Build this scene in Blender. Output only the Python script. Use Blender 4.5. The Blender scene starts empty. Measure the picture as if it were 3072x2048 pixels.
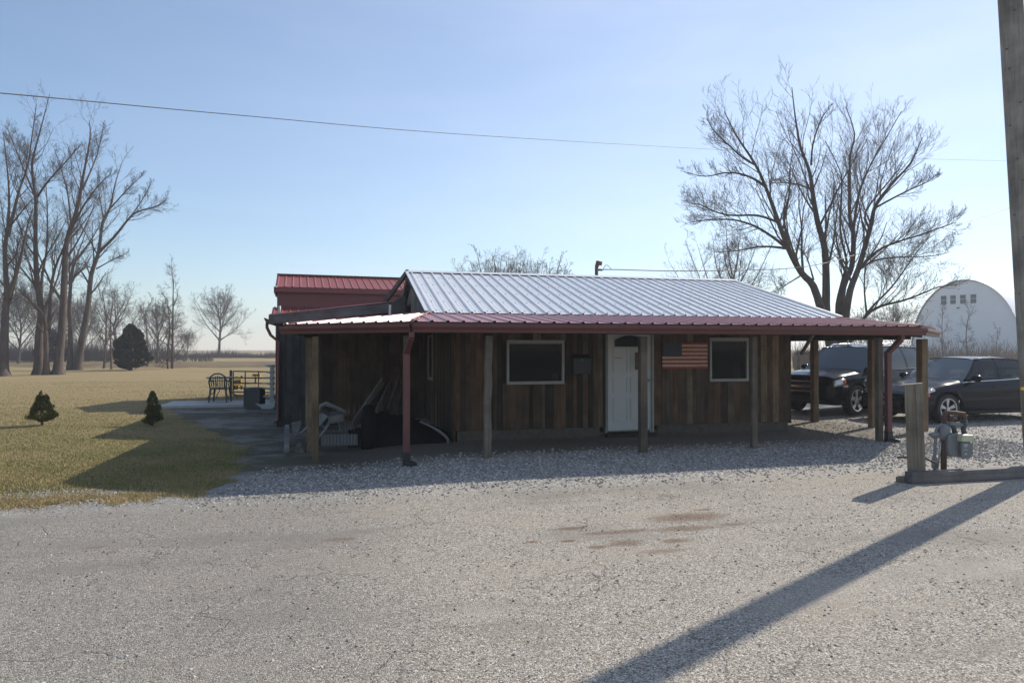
import bpy, math, random
from mathutils import Vector, Matrix
S = bpy.context.scene
COL = S.collection
R = math.radians
# ------------------------------------------------------------------ camera, sky, sun, exposure
TH = R(14.0); CT, ST = math.cos(TH), math.sin(TH)
EYE = 1.65; F = 2018.0; HOR = 1045.0
cam = bpy.data.cameras.new('camera'); camo = bpy.data.objects.new('camera', cam); COL.objects.link(camo)
cam.lens = 36*F/3072; cam.sensor_width = 36; cam.clip_end = 3000; cam.clip_start = 0.05
camo.location = (0, 0, EYE); camo.rotation_euler = (R(90.6), 0, -TH)
S.camera = camo
SUN_AZ = R(61.6); SUN_EL = R(35.6)
w = bpy.data.worlds.new('World'); S.world = w; w.use_nodes = True
nt = w.node_tree; nt.nodes.clear()
sky = nt.nodes.new('ShaderNodeTexSky'); sky.sky_type = 'NISHITA'; sky.sun_disc = False
sky.sun_elevation = SUN_EL; sky.sun_rotation = SUN_AZ; sky.air_density = 1.15; sky.dust_density = 0.05; sky.ozone_density = 4.0
bg = nt.nodes.new('ShaderNodeBackground'); bg.inputs[1].default_value = 0.131
wo = nt.nodes.new('ShaderNodeOutputWorld')
tc = nt.nodes.new('ShaderNodeTexCoord'); mp = nt.nodes.new('ShaderNodeMapping'); mp.inputs['Scale'].default_value = (1.0, 1.6, 5.0)
mp.inputs['Rotation'].default_value = (0.15, 0.25, 0.5)
nz = nt.nodes.new('ShaderNodeTexNoise'); nz.inputs['Scale'].default_value = 1.6; nz.inputs['Detail'].default_value = 7; nz.inputs['Roughness'].default_value = .55
cr = nt.nodes.new('ShaderNodeValToRGB'); cr.color_ramp.elements[0].position = .30; cr.color_ramp.elements[1].position = .8
cr.color_ramp.elements[0].color = (0, 0, 0, 1); cr.color_ramp.elements[1].color = (.6, .6, .6, 1)
mx = nt.nodes.new('ShaderNodeMixRGB'); mx.inputs[2].default_value = (8.2, 8.3, 9.3, 1)
L = nt.links
L.new(tc.outputs['Generated'], mp.inputs[0]); L.new(mp.outputs[0], nz.inputs[0]); L.new(nz.outputs[0], cr.inputs[0])
sx = nt.nodes.new('ShaderNodeSeparateXYZ'); L.new(tc.outputs['Generated'], sx.inputs[0])
mr = nt.nodes.new('ShaderNodeMapRange'); mr.inputs[1].default_value = -.6; mr.inputs[2].default_value = .7; mr.inputs[3].default_value = .03; L.new(sx.outputs[0], mr.inputs[0])
ml = nt.nodes.new('ShaderNodeMath'); ml.operation = 'MULTIPLY'; nv = nt.nodes.new('ShaderNodeMath'); nv.operation = 'MULTIPLY_ADD'; nv.inputs[1].default_value = .45; nv.inputs[2].default_value = .22; L.new(cr.outputs[0], nv.inputs[0]); L.new(nv.outputs[0], ml.inputs[0]); L.new(mr.outputs[0], ml.inputs[1]); L.new(ml.outputs[0], mx.inputs[0]); L.new(sky.outputs[0], mx.inputs[1]); L.new(mx.outputs[0], bg.inputs[0]); L.new(bg.outputs[0], wo.inputs[0])
sl = bpy.data.lights.new('sun', 'SUN'); sl.energy = 5.0; sl.angle = R(0.53); sl.color = (1, .925, .81)
so = bpy.data.objects.new('sun', sl); COL.objects.link(so)
sd = Vector((math.sin(SUN_AZ)*math.cos(SUN_EL), math.cos(SUN_AZ)*math.cos(SUN_EL), math.sin(SUN_EL)))
so.rotation_euler = (-sd).to_track_quat('-Z', 'Y').to_euler(); so.location = sd*60
S.view_settings.view_transform = 'Standard'; S.view_settings.look = 'None'; S.view_settings.gamma = 1
S.view_settings.exposure = 0.15
S.render.engine = 'CYCLES'
# ------------------------------------------------------------------ helpers
def W(xc, zc):
    """camera-relative right / forward metres -> world x, y"""
    return (xc*CT + zc*ST, -xc*ST + zc*CT)
def P(px, py, z):
    """a point seen at photo pixel (px,py) standing z metres away -> world"""
    x, y = W((px-1536)/F*z, z)
    return Vector((x, y, EYE+(HOR-py)/F*z))
def G(px, py):
    z = EYE*F/(py-HOR); x, y = W((px-1536)/F*z, z); return Vector((x, y, 0))
def sm(a, b, t):
    t = max(0, min(1, (t-a)/(b-a))); return t*t*(3-2*t)
def gz(x, y):
    d = -.11*sm(1.6, -.2, x)*sm(7.5, 9.8, y)*(1-sm(17, 21, y))*sm(-6.0, -2.5, x)
    if y > 25: d += .12*math.sin(x*.07+1)*math.sin(y*.05)*sm(25, 45, y)
    return d

class MB:
    def __init__(s): s.v = []; s.f = []; s.t = []; s.tone = 0.5; s.mi = []; s.m = 0
    def add(s, vs, fs):
        o = len(s.v); s.v += [tuple(v) for v in vs]
        for f in fs: s.f.append(tuple(i+o for i in f)); s.t.append(s.tone); s.mi.append(s.m)
    def box(s, a, b, M=None):
        x0, y0, z0 = a; x1, y1, z1 = b
        vs = [(x0,y0,z0),(x1,y0,z0),(x1,y1,z0),(x0,y1,z0),(x0,y0,z1),(x1,y0,z1),(x1,y1,z1),(x0,y1,z1)]
        if M: vs = [M @ Vector(v) for v in vs]
        s.add(vs, [(0,3,2,1),(4,5,6,7),(0,1,5,4),(1,2,6,5),(2,3,7,6),(3,0,4,7)])
    def beam(s, p, q, w, h, up=(0,0,1), w2=None, h2=None):
        p = Vector(p); q = Vector(q); d = (q-p).normalized(); up = Vector(up)
        if abs(d.dot(up)) > .98: up = Vector((0,1,0))
        sx = d.cross(up).normalized(); sy = sx.cross(d).normalized()
        w2 = w if w2 is None else w2; h2 = h if h2 is None else h2
        vs = []
        for c, ww, hh in ((p,w,h),(q,w2,h2)):
            for i, j in ((-1,-1),(1,-1),(1,1),(-1,1)): vs.append(c+sx*ww/2*i+sy*hh/2*j)
        s.add(vs, [(3,2,1,0),(4,5,6,7),(0,1,5,4),(1,2,6,5),(2,3,7,6),(3,0,4,7)])
    def tube(s, pts, rad, n=8, caps=True):
        pts = [Vector(p) for p in pts]
        if not hasattr(rad, '__len__'): rad = [rad]*len(pts)
        o = len(s.v); d0 = (pts[1]-pts[0]).normalized()
        a = Vector((0,0,1)) if abs(d0.z) < .9 else Vector((1,0,0))
        sx = d0.cross(a).normalized()
        cs = [(math.cos(2*math.pi*k/n), math.sin(2*math.pi*k/n)) for k in range(n)]
        m = len(pts)
        for i, p in enumerate(pts):
            d = (pts[min(i+1,m-1)]-pts[max(i-1,0)]).normalized()
            sx = (sx-d*sx.dot(d)).normalized(); sy = d.cross(sx); r = rad[i]
            for c, q in cs: s.v.append(tuple(p+sx*(c*r)+sy*(q*r)))
        for i in range(m-1):
            for k in range(n):
                k2 = (k+1) % n
                s.f.append((o+i*n+k, o+i*n+k2, o+(i+1)*n+k2, o+(i+1)*n+k)); s.t.append(s.tone); s.mi.append(s.m)
        if caps:
            s.f.append(tuple(o+k for k in reversed(range(n)))); s.t.append(s.tone); s.mi.append(s.m)
            s.f.append(tuple(o+(m-1)*n+k for k in range(n))); s.t.append(s.tone); s.mi.append(s.m)
    def lathe(s, prof, n=24, M=None, close=False):
        vs = []; fs = []; m = len(prof)
        for r, z in prof:
            for k in range(n):
                a = 2*math.pi*k/n; v = Vector((r*math.cos(a), r*math.sin(a), z)); vs.append(M @ v if M else v)
        for i in range(m-1 if not close else m):
            for k in range(n):
                i2 = (i+1) % m; k2 = (k+1) % n; fs.append((i*n+k, i*n+k2, i2*n+k2, i2*n+k))
        s.add(vs, fs)
    def grid(s, rows, flip=False):
        m = len(rows); n = len(rows[0]); vs = [p for r in rows for p in r]; fs = []
        for i in range(m-1):
            for j in range(n-1):
                q = (i*n+j, i*n+j+1, (i+1)*n+j+1, (i+1)*n+j); fs.append(q[::-1] if flip else q)
        s.add(vs, fs)
    def prism(s, poly, d):
        """poly: list of 3D points (planar), extruded by vector d"""
        d = Vector(d); n = len(poly); vs = [Vector(p) for p in poly]+[Vector(p)+d for p in poly]
        fs = [tuple(reversed(range(n))), tuple(range(n, 2*n))]+[(i, (i+1)%n, n+(i+1)%n, n+i) for i in range(n)]
        s.add(vs, fs)

OFF = {}
def obj(name, mb, mats, parent=None, smooth=False, bevel=0, local=False, angle=None):
    me = bpy.data.meshes.new(name)
    off = Vector((0,0,0)) if (parent is None or local) else OFF[parent.name]
    vs = mb.v if off.length == 0 else [(v[0]-off.x, v[1]-off.y, v[2]-off.z) for v in mb.v]
    me.from_pydata(vs, [], mb.f)
    if not isinstance(mats, (list, tuple)): mats = [mats]
    for m in mats: me.materials.append(m)
    if len(mats) > 1: me.polygons.foreach_set('material_index', mb.mi)
    if len(set(mb.t)) > 1 or mb.t and mb.t[0] != .5:
        at = me.attributes.new('tone', 'FLOAT', 'FACE'); at.data.foreach_set('value', mb.t)
    if smooth: me.polygons.foreach_set('use_smooth', [True]*len(mb.f))
    me.update()
    o = bpy.data.objects.new(name, me); COL.objects.link(o)
    if parent is not None: o.parent = parent
    OFF[o.name] = off
    if bevel:
        b = o.modifiers.new('bevel', 'BEVEL'); b.width = bevel; b.segments = 2; b.limit_method = 'ANGLE'
    if angle:
        try: me.set_sharp_from_angle(angle=R(angle))
        except Exception: pass
    return o
def tag(o, label=None, cat=None, group=None, kind=None):
    if label: o['label'] = label
    if cat: o['category'] = cat
    if group: o['group'] = group
    if kind: o['kind'] = kind
    return o
def thing(name, label, cat, loc=(0,0,0), rz=0, group=None):
    o = bpy.data.objects.new(name, None); COL.objects.link(o); o.location = loc; o.rotation_euler = (0,0,rz)
    o.empty_display_size = .2
    OFF[o.name] = Vector(loc); return tag(o, label, cat, group)
def solo(name, mb, mats, label, cat, group=None, **k):
    """a one-mesh thing whose origin is moved to its base centre"""
    n = len(mb.v); c = Vector((sum(v[0] for v in mb.v)/n, sum(v[1] for v in mb.v)/n, min(v[2] for v in mb.v)))
    mb.v = [(v[0]-c.x, v[1]-c.y, v[2]-c.z) for v in mb.v]
    o = obj(name, mb, mats, **k); o.location = c; return tag(o, label, cat, group)
def copy_tree(o, parent=None):
    c = o.copy(); COL.objects.link(c)
    if parent is not None: c.parent = parent
    for ch in list(o.children): copy_tree(ch, c)
    return c
# ------------------------------------------------------------------ materials
def mat(name, col, rough=.6, metal=0, spec=.5, coat=0, noise=None, bump=None, col2=None, nscale=8, stretch=(1,1,1), emit=None, alpha=None):
    m = bpy.data.materials.new(name); m.use_nodes = True; n = m.node_tree; b = n.nodes['Principled BSDF']
    b.inputs['Base Color'].default_value = (*col, 1); b.inputs['Roughness'].default_value = rough; b.inputs['Metallic'].default_value = metal
    b.inputs['Specular IOR Level'].default_value = spec
    if coat: b.inputs['Coat Weight'].default_value = coat; b.inputs['Coat Roughness'].default_value = .04
    if alpha is not None: b.inputs['Alpha'].default_value = alpha
    if col2 or bump:
        t = n.nodes.new('ShaderNodeTexCoord'); mm = n.nodes.new('ShaderNodeMapping'); mm.inputs['Scale'].default_value = stretch
        z = n.nodes.new('ShaderNodeTexNoise'); z.inputs['Scale'].default_value = nscale; z.inputs['Detail'].default_value = 6; z.inputs['Roughness'].default_value = .6
        n.links.new(t.outputs['Object'], mm.inputs[0]); n.links.new(mm.outputs[0], z.inputs[0])
        if col2:
            r = n.nodes.new('ShaderNodeValToRGB'); r.color_ramp.elements[0].position = .35; r.color_ramp.elements[1].position = .65
            r.color_ramp.elements[0].color = (*col, 1); r.color_ramp.elements[1].color = (*col2, 1)
            n.links.new(z.outputs[0], r.inputs[0]); n.links.new(r.outputs[0], b.inputs['Base Color'])
        if bump:
            bp = n.nodes.new('ShaderNodeBump'); bp.inputs['Strength'].default_value = bump; bp.inputs['Distance'].default_value = .02
            n.links.new(z.outputs[0], bp.inputs['Height']); n.links.new(bp.outputs[0], b.inputs['Normal'])
    return m
def nodes(m): return m.node_tree, m.node_tree.nodes['Principled BSDF']
def ramp(n, stops):
    r = n.nodes.new('ShaderNodeValToRGB'); e = r.color_ramp.elements
    while len(e) < len(stops): e.new(.5)
    for k, (p, c) in enumerate(stops): e[k].position = p; e[k].color = (*c, 1)
    return r
def mixc(n, fac, a, b):
    m = n.nodes.new('ShaderNodeMixRGB')
    for i, v in ((0, fac), (1, a), (2, b)):
        if isinstance(v, (int, float)): m.inputs[i].default_value = v
        elif isinstance(v, tuple): m.inputs[i].default_value = (*v, 1)
        else: n.links.new(v, m.inputs[i])
    return m.outputs[0]
def math_(n, op, a, b=None, c=None, clamp=False):
    m = n.nodes.new('ShaderNodeMath'); m.operation = op; m.use_clamp = clamp
    for i, v in ((0, a), (1, b), (2, c)):
        if v is None: continue
        if isinstance(v, (int, float)): m.inputs[i].default_value = v
        else: n.links.new(v, m.inputs[i])
    return m.outputs[0]
def noise(n, vec, scale, detail=5, rough=.6, dist=0):
    z = n.nodes.new('ShaderNodeTexNoise'); z.inputs['Scale'].default_value = scale; z.inputs['Detail'].default_value = detail
    z.inputs['Roughness'].default_value = rough; z.inputs['Distortion'].default_value = dist; n.links.new(vec, z.inputs[0]); return z.outputs[0]
def maprange(n, v, a, b, c=0., d=1.):
    m = n.nodes.new('ShaderNodeMapRange'); m.interpolation_type = 'SMOOTHSTEP'
    n.links.new(v, m.inputs[0])
    for i, q in ((1,a),(2,b),(3,c),(4,d)): m.inputs[i].default_value = q
    return m.outputs[0]

def wood_mat(name, stops, streak=.5, axis=2, rough=.8, bump=.4):
    m = mat(name, (.1,.07,.05), rough, spec=.25); n, b = nodes(m)
    at = n.nodes.new('ShaderNodeAttribute'); at.attribute_name = 'tone'
    geo = n.nodes.new('ShaderNodeNewGeometry')
    mm = n.nodes.new('ShaderNodeMapping'); sc = [26, 26, 26]; sc[axis] = 1.1; mm.inputs['Scale'].default_value = sc
    add = n.nodes.new('ShaderNodeVectorMath'); add.operation = 'ADD'
    cmb = n.nodes.new('ShaderNodeCombineXYZ'); tt = math_(n, 'MULTIPLY', at.outputs['Fac'], 37.0); n.links.new(tt, cmb.inputs[axis])
    n.links.new(geo.outputs['Position'], add.inputs[0]); n.links.new(cmb.outputs[0], add.inputs[1]); n.links.new(add.outputs[0], mm.inputs[0])
    z1 = noise(n, mm.outputs[0], 1.0, 7, .7)
    z2 = noise(n, add.outputs[0], 2.2, 4, .6)
    r = ramp(n, stops); n.links.new(at.outputs['Fac'], r.inputs[0])
    k = math_(n, 'MULTIPLY_ADD', z1, 1.7, .15); k2 = math_(n, 'MULTIPLY_ADD', z2, 2.0, .0)
    kk = math_(n, 'MULTIPLY', k, k2)
    cc = n.nodes.new('ShaderNodeVectorMath'); cc.operation = 'SCALE'; n.links.new(r.outputs[0], cc.inputs[0]); n.links.new(kk, cc.inputs['Scale'])
    n.links.new(cc.outputs[0], b.inputs['Base Color'])
    bp = n.nodes.new('ShaderNodeBump'); bp.inputs['Strength'].default_value = bump; bp.inputs['Distance'].default_value = .006
    n.links.new(z1, bp.inputs['Height']); n.links.new(bp.outputs[0], b.inputs['Normal']); return m
M = {}
M['barnwood'] = wood_mat('weathered_barn_wood', [(0,(.028,.021,.015)),(.2,(.055,.036,.023)),(.4,(.082,.055,.034)),(.6,(.125,.068,.038)),(.75,(.085,.060,.040)),(.9,(.12,.095,.064)),(1,(.22,.155,.095))])
M['graywood'] = wood_mat('grey_weathered_wood', [(0,(.09,.085,.075)),(.5,(.16,.145,.12)),(1,(.24,.215,.18))])
M['paleboard'] = wood_mat('pale_board', [(0,(.14,.13,.11)),(1,(.28,.255,.215))])
M['post'] = wood_mat('rough_post_wood', [(0,(.10,.078,.055)),(.5,(.13,.105,.08)),(1,(.16,.14,.115))])
M['newpost'] = wood_mat('treated_post_wood', [(0,(.115,.08,.048)),(.5,(.155,.11,.066)),(1,(.19,.14,.085))])
M['fascia'] = wood_mat('fascia_board_wood', [(0,(.13,.12,.115)),(1,(.2,.185,.17))], axis=0)
M['pole'] = wood_mat('utility_pole_wood', [(0,(.21,.185,.155)),(1,(.26,.23,.19))], bump=1.0)
M['silver'] = mat('galvanised_roof_metal', (.76,.76,.75), .40, .25, col2=(.69,.69,.69), nscale=3)
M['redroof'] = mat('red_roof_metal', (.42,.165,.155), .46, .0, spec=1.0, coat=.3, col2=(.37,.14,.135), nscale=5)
M['redroof'].node_tree.nodes['Principled BSDF'].inputs['Coat Roughness'].default_value = .42
M['barnred'] = mat('barn_red_roof_metal', (.28,.06,.05), .5, 0, spec=.4, col2=(.24,.052,.042), nscale=5)
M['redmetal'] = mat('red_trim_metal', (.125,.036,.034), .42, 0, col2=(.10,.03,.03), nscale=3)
M['redwall'] = mat('dark_red_metal_siding', (.15,.03,.028), .45, 0, col2=(.13,.03,.03), nscale=3)
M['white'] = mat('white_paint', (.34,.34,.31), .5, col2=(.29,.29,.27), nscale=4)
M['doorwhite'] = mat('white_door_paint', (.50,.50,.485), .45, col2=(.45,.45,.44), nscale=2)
M['concrete'] = mat('concrete', (.10,.085,.065), .85, bump=.3, col2=(.065,.057,.045), nscale=9)
M['slab'] = mat('patio_concrete', (.42,.41,.39), .8, bump=.2, col2=(.36,.35,.33), nscale=6)
M['black'] = mat('black_plastic', (.018,.018,.018), .5)
M['darkgray'] = mat('dark_grey_metal', (.05,.055,.055), .5)
M['acgreen'] = mat('air_conditioner_paint', (.055,.07,.065), .5)
M['plastic'] = mat('white_resin', (.36,.36,.36), .45)
M['shadeplastic'] = mat('shade_darkened_resin', (.22,.215,.20), .6, col2=(.16,.155,.145), nscale=6)  # white resin with porch shade put into its colour, for the junk pieces
M['wingwood'] = wood_mat('dark_grey_siding_wood', [(0,(.03,.03,.03)),(.5,(.055,.053,.05)),(1,(.085,.075,.065))])
M['bollardwood'] = wood_mat('split_grey_timber', [(0,(.19,.16,.12)),(1,(.27,.235,.18))])
M['greenplastic'] = mat('dark_green_resin', (.05,.06,.045), .45)
M['rust'] = mat('rusty_pipe', (.13,.06,.042), .75, .1, col2=(.08,.045,.034), nscale=30, bump=.3)
M['metergray'] = mat('grey_meter_paint', (.20,.215,.225), .5, .2, col2=(.17,.18,.19), nscale=14)
M['cream'] = mat('cream_plastic_cover', (.55,.55,.38), .35)
M['label'] = mat('faded_white_label', (.5,.5,.5), .6)
M['yellow'] = mat('yellow_panel_paint', (.75,.48,.06), .5)
M['rubber'] = mat('tyre_rubber', (.018,.018,.019), .75)
M['chrome'] = mat('chrome', (.75,.75,.76), .14, 1)
M['alloy'] = mat('alloy_rim', (.5,.51,.53), .28, .9)
M['carblack'] = mat('black_car_paint', (.003,.0035,.005), .2, 0, spec=.12, coat=.16)
M['carnavy'] = mat('navy_car_paint', (.003,.0045,.011), .2, 0, spec=.12, coat=.16)
M['grille'] = mat('black_grille', (.012,.012,.012), .4)
M['lamp'] = mat('headlamp_lens', (.45,.45,.43), .08, .5)
M['amber'] = mat('amber_lens', (.5,.09,.02), .2)
M['seat'] = mat('car_interior', (.025,.026,.028), .8)
M['taillight'] = mat('red_lens', (.3,.01,.01), .2)
M['dirt'] = mat('dark_tarp', (.010,.010,.010), .8, spec=.15, bump=.6, nscale=5, col2=(.006,.006,.006))
M['strap'] = mat('wire_insulation', (.035,.035,.04), .6)
M['flagred'] = mat('flag_red_paint', (.42,.045,.035), .7, col2=(.34,.04,.03), nscale=18)
M['flagwhite'] = mat('flag_cream_paint', (.55,.47,.37), .7, col2=(.47,.39,.3), nscale=18)
M['flagblue'] = mat('flag_dark_blue_paint', (.035,.042,.055), .7)
M['hallwhite'] = mat('white_hall_metal', (.82,.83,.85), .5, col2=(.77,.78,.8), nscale=.3)
M['hallwin'] = mat('hall_window_glass', (.12,.14,.16), .2)
def glass(name, tint, tr, rough=.03, sp=.6):
    m = bpy.data.materials.new(name); m.use_nodes = True; n = m.node_tree; b = n.nodes['Principled BSDF']
    b.inputs['Base Color'].default_value = (*tint, 1); b.inputs['Roughness'].default_value = rough; b.inputs['Specular IOR Level'].default_value = sp
    t = n.nodes.new('ShaderNodeBsdfTransparent'); t.inputs[0].default_value = (.8,.9,.86,1); x = n.nodes.new('ShaderNodeMixShader'); x.inputs[0].default_value = tr
    n.links.new(b.outputs[0], x.inputs[1]); n.links.new(t.outputs[0], x.inputs[2]); n.links.new(x.outputs[0], n.nodes['Material Output'].inputs[0]); return m
M['fan'] = mat('dark_fan_glass', (.012,.013,.014), .3, spec=.1)
M['glass'] = glass('window_glass', (.012,.013,.013), .5, .04, .16)
M['carglass'] = glass('car_glass', (.02,.03,.034), .5)
M['windscreen'] = glass('windscreen_glass', (.10,.135,.15), .15, .05, .8)
M['privglass'] = glass('tinted_car_glass', (.01,.012,.013), .08)
def bark_mat(name, c1, c2):
    m = mat(name, c1, .9, spec=.15, col2=c2, nscale=1.2, stretch=(6,6,1), bump=.6); return m
M['bark'] = bark_mat('grey_brown_bark', (.075,.055,.045), (.13,.10,.08))
M['barkdark'] = bark_mat('dark_bark', (.06,.048,.04), (.11,.088,.072))
M['twig'] = mat('bare_twigs', (.11,.085,.07), .85, spec=.15)
M['farwood'] = mat('distant_bare_wood', (.13,.105,.09), .9, spec=.1)
M['conifer'] = mat('conifer_foliage', (.045,.065,.018), .8, spec=.15, col2=(.13,.115,.035), nscale=7)
M['cedar'] = mat('cedar_foliage', (.035,.04,.02), .85, spec=.1, col2=(.075,.062,.035), nscale=1.5)
M['drygrass'] = mat('dry_grass_blades', (.43,.325,.18), .9, spec=.1, col2=(.28,.235,.105), nscale=3)
M['brush'] = mat('dry_brush_stems', (.15,.105,.07), .9, spec=.1, col2=(.20,.15,.10), nscale=.6)
M['leaf'] = mat('dead_leaf', (.15,.085,.045), .8)
M['stone'] = mat('crushed_limestone', (.40,.395,.39), .85, spec=.2)
n, b = nodes(M['stone'])
gi = n.nodes.new('ShaderNodeAttribute'); gi.attribute_name = 'tone'
r = ramp(n, [(0,(.14,.13,.115)),(.35,(.26,.24,.215)),(.75,(.38,.355,.32)),(1,(.54,.51,.47))]); n.links.new(gi.outputs['Fac'], r.inputs[0]); n.links.new(r.outputs[0], b.inputs['Base Color'])

# gravel lot
gm = mat('gravel_surface', (.3,.28,.26), .92, spec=.15); n, b = nodes(gm)
geo = n.nodes.new('ShaderNodeNewGeometry'); pos = geo.outputs['Position']
sep = n.nodes.new('ShaderNodeSeparateXYZ'); n.links.new(pos, sep.inputs[0])
def voro(scale, feat='F1', rnd=1.):
    v = n.nodes.new('ShaderNodeTexVoronoi'); v.feature = feat; v.inputs['Scale'].default_value = scale; v.inputs['Randomness'].default_value = rnd; n.links.new(pos, v.inputs['Vector']); return v
v1 = voro(120); v2 = voro(46); v3 = voro(170)
h1 = n.nodes.new('ShaderNodeSeparateColor'); n.links.new(v1.outputs['Color'], h1.inputs[0])
h2 = n.nodes.new('ShaderNodeSeparateColor'); n.links.new(v2.outputs['Color'], h2.inputs[0])
fine = ramp(n, [(0,(.10,.085,.068)),(.22,(.225,.20,.168)),(.55,(.355,.318,.266)),(.85,(.47,.43,.365)),(1,(.70,.65,.57))]); n.links.new(h1.outputs[0], fine.inputs[0])
coarse = ramp(n, [(0,(.13,.125,.115)),(.3,(.27,.255,.23)),(.7,(.39,.37,.335)),(1,(.56,.535,.49))]); n.links.new(h2.outputs[0], coarse.inputs[0])
mpt = n.nodes.new('ShaderNodeMapping'); mpt.inputs['Scale'].default_value = (.35,1.0,1); mpt.inputs['Rotation'].default_value = (0,0,.16); n.links.new(pos, mpt.inputs[0])
lrg = noise(n, mpt.outputs[0], .75, 6, .62); med = noise(n, pos, 2.4, 5, .65)
col = fine.outputs[0]
# dusty tan wear
tan = maprange(n, lrg, .50, .62); col = mixc(n, math_(n, 'MULTIPLY', tan, .42), col, (.385,.335,.268))
low = maprange(n, lrg, .48, .36); col = mixc(n, math_(n, 'MULTIPLY', low, .62), col, (.24,.215,.185))
drk = maprange(n, med, .58, .72); col = mixc(n, math_(n, 'MULTIPLY', drk, .30), col, (.20,.18,.155))
# cracks of the old paving
cv = n.nodes.new('ShaderNodeTexVoronoi'); cv.feature = 'DISTANCE_TO_EDGE'; cv.inputs['Scale'].default_value = .8
wv = n.nodes.new('ShaderNodeVectorMath'); wv.operation = 'ADD'; nzv = n.nodes.new('ShaderNodeTexNoise'); nzv.inputs['Scale'].default_value = 1.7; nzv.inputs['Detail'].default_value = 5
n.links.new(pos, nzv.inputs[0]); n.links.new(pos, wv.inputs[0]); n.links.new(nzv.outputs['Color'], wv.inputs[1]); n.links.new(wv.outputs[0], cv.inputs['Vector'])
crk = maprange(n, cv.outputs['Distance'], .001, .010, 1, 0)
crm = maprange(n, noise(n, pos, .9, 3), .44, .56)
crk = math_(n, 'MULTIPLY', crk, crm); col = mixc(n, math_(n, 'MULTIPLY', crk, .42), col, (.06,.055,.05))
# fresh stone band in front of the porch, and along the lawn
band = math_(n, 'MULTIPLY', maprange(n, math_(n, 'MULTIPLY_ADD', med, 1.6, sep.outputs[1]), 8.0, 8.9), maprange(n, sep.outputs[1], 10.2, 9.8))
band = math_(n, 'MAXIMUM', band, maprange(n, sep.outputs[0], 8.2, 9.2)); 
band = math_(n, 'MULTIPLY', band, maprange(n, sep.outputs[1], 7.2, 7.8))
col = mixc(n, band, col, coarse.outputs[0])
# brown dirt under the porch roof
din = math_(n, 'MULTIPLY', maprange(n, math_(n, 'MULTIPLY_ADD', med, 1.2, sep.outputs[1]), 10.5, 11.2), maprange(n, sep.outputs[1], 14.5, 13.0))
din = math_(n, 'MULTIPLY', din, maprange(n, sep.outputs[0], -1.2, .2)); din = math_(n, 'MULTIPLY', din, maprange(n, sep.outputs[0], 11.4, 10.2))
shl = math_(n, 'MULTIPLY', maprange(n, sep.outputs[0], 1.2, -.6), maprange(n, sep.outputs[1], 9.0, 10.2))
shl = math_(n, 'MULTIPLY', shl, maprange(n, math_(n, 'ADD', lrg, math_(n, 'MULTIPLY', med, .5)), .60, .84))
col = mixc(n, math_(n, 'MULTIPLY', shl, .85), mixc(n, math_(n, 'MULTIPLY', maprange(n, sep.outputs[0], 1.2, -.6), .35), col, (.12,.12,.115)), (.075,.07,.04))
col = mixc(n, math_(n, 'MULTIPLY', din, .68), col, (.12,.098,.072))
# rust coloured stains
def stain(x, y, rx, ry, c, k, cin):
    a = math_(n, 'DIVIDE', math_(n, 'SUBTRACT', sep.outputs[0], x), rx); bb = math_(n, 'DIVIDE', math_(n, 'SUBTRACT', sep.outputs[1], y), ry)
    d = math_(n, 'ADD', math_(n, 'MULTIPLY', a, a), math_(n, 'MULTIPLY', bb, bb)); d = math_(n, 'ADD', d, math_(n, 'MULTIPLY', med, 1.3))
    return mixc(n, math_(n, 'MULTIPLY', maprange(n, d, 1.6, .55), k), cin, c)
for px, py, rx, ry, k in ((2060,1550,.55,.22,.55),(2050,1582,.4,.13,.5),(1870,1627,.25,.12,.5),(2025,1619,.2,.1,.6),(1715,1582,.28,.08,.55),(1792,1638,.14,.07,.7),(1594,1623,.1,.05,.75),(1704,1620,.1,.05,.75),(1860,1592,.45,.09,.5),(1985,1650,.3,.08,.4),(2110,1527,.16,.05,.5),(2200,1570,.2,.07,.5),(290,1640,.15,.05,.3),(340,1652,.1,.04,.3),(1020,1615,.2,.07,.4)):
    g = G(px, py); col = stain(g.x, g.y, rx, ry, (.15,.09,.055), min(.9,k*1.35), col)
for px, py, rx, ry in ((1445,1830,.28,.2),(2450,1760,1.0,.35),(2900,1700,.9,.3),(1750,1510,.4,.1)):
    g = G(px, py); col = stain(g.x, g.y, rx, ry, (.40,.36,.30), .5, col)
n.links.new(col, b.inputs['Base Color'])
hh = math_(n, 'MULTIPLY', v1.outputs['Distance'], -1.0); hc = math_(n, 'MULTIPLY', v2.outputs['Distance'], -2.2)
mxh = n.nodes.new('ShaderNodeMix'); mxh.data_type = 'FLOAT'; n.links.new(band, mxh.inputs[0]); n.links.new(hh, mxh.inputs[2]); n.links.new(hc, mxh.inputs[3])
hsum = math_(n, 'ADD', mxh.outputs[0], math_(n, 'MULTIPLY', med, 1.5)); hsum = math_(n, 'SUBTRACT', hsum, math_(n, 'MULTIPLY', crk, 1.2))
bp = n.nodes.new('ShaderNodeBump'); bp.inputs['Strength'].default_value = .6; bp.inputs['Distance'].default_value = .010
n.links.new(hsum, bp.inputs['Height']); n.links.new(bp.outputs[0], b.inputs['Normal'])
M['gravel'] = gm
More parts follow.
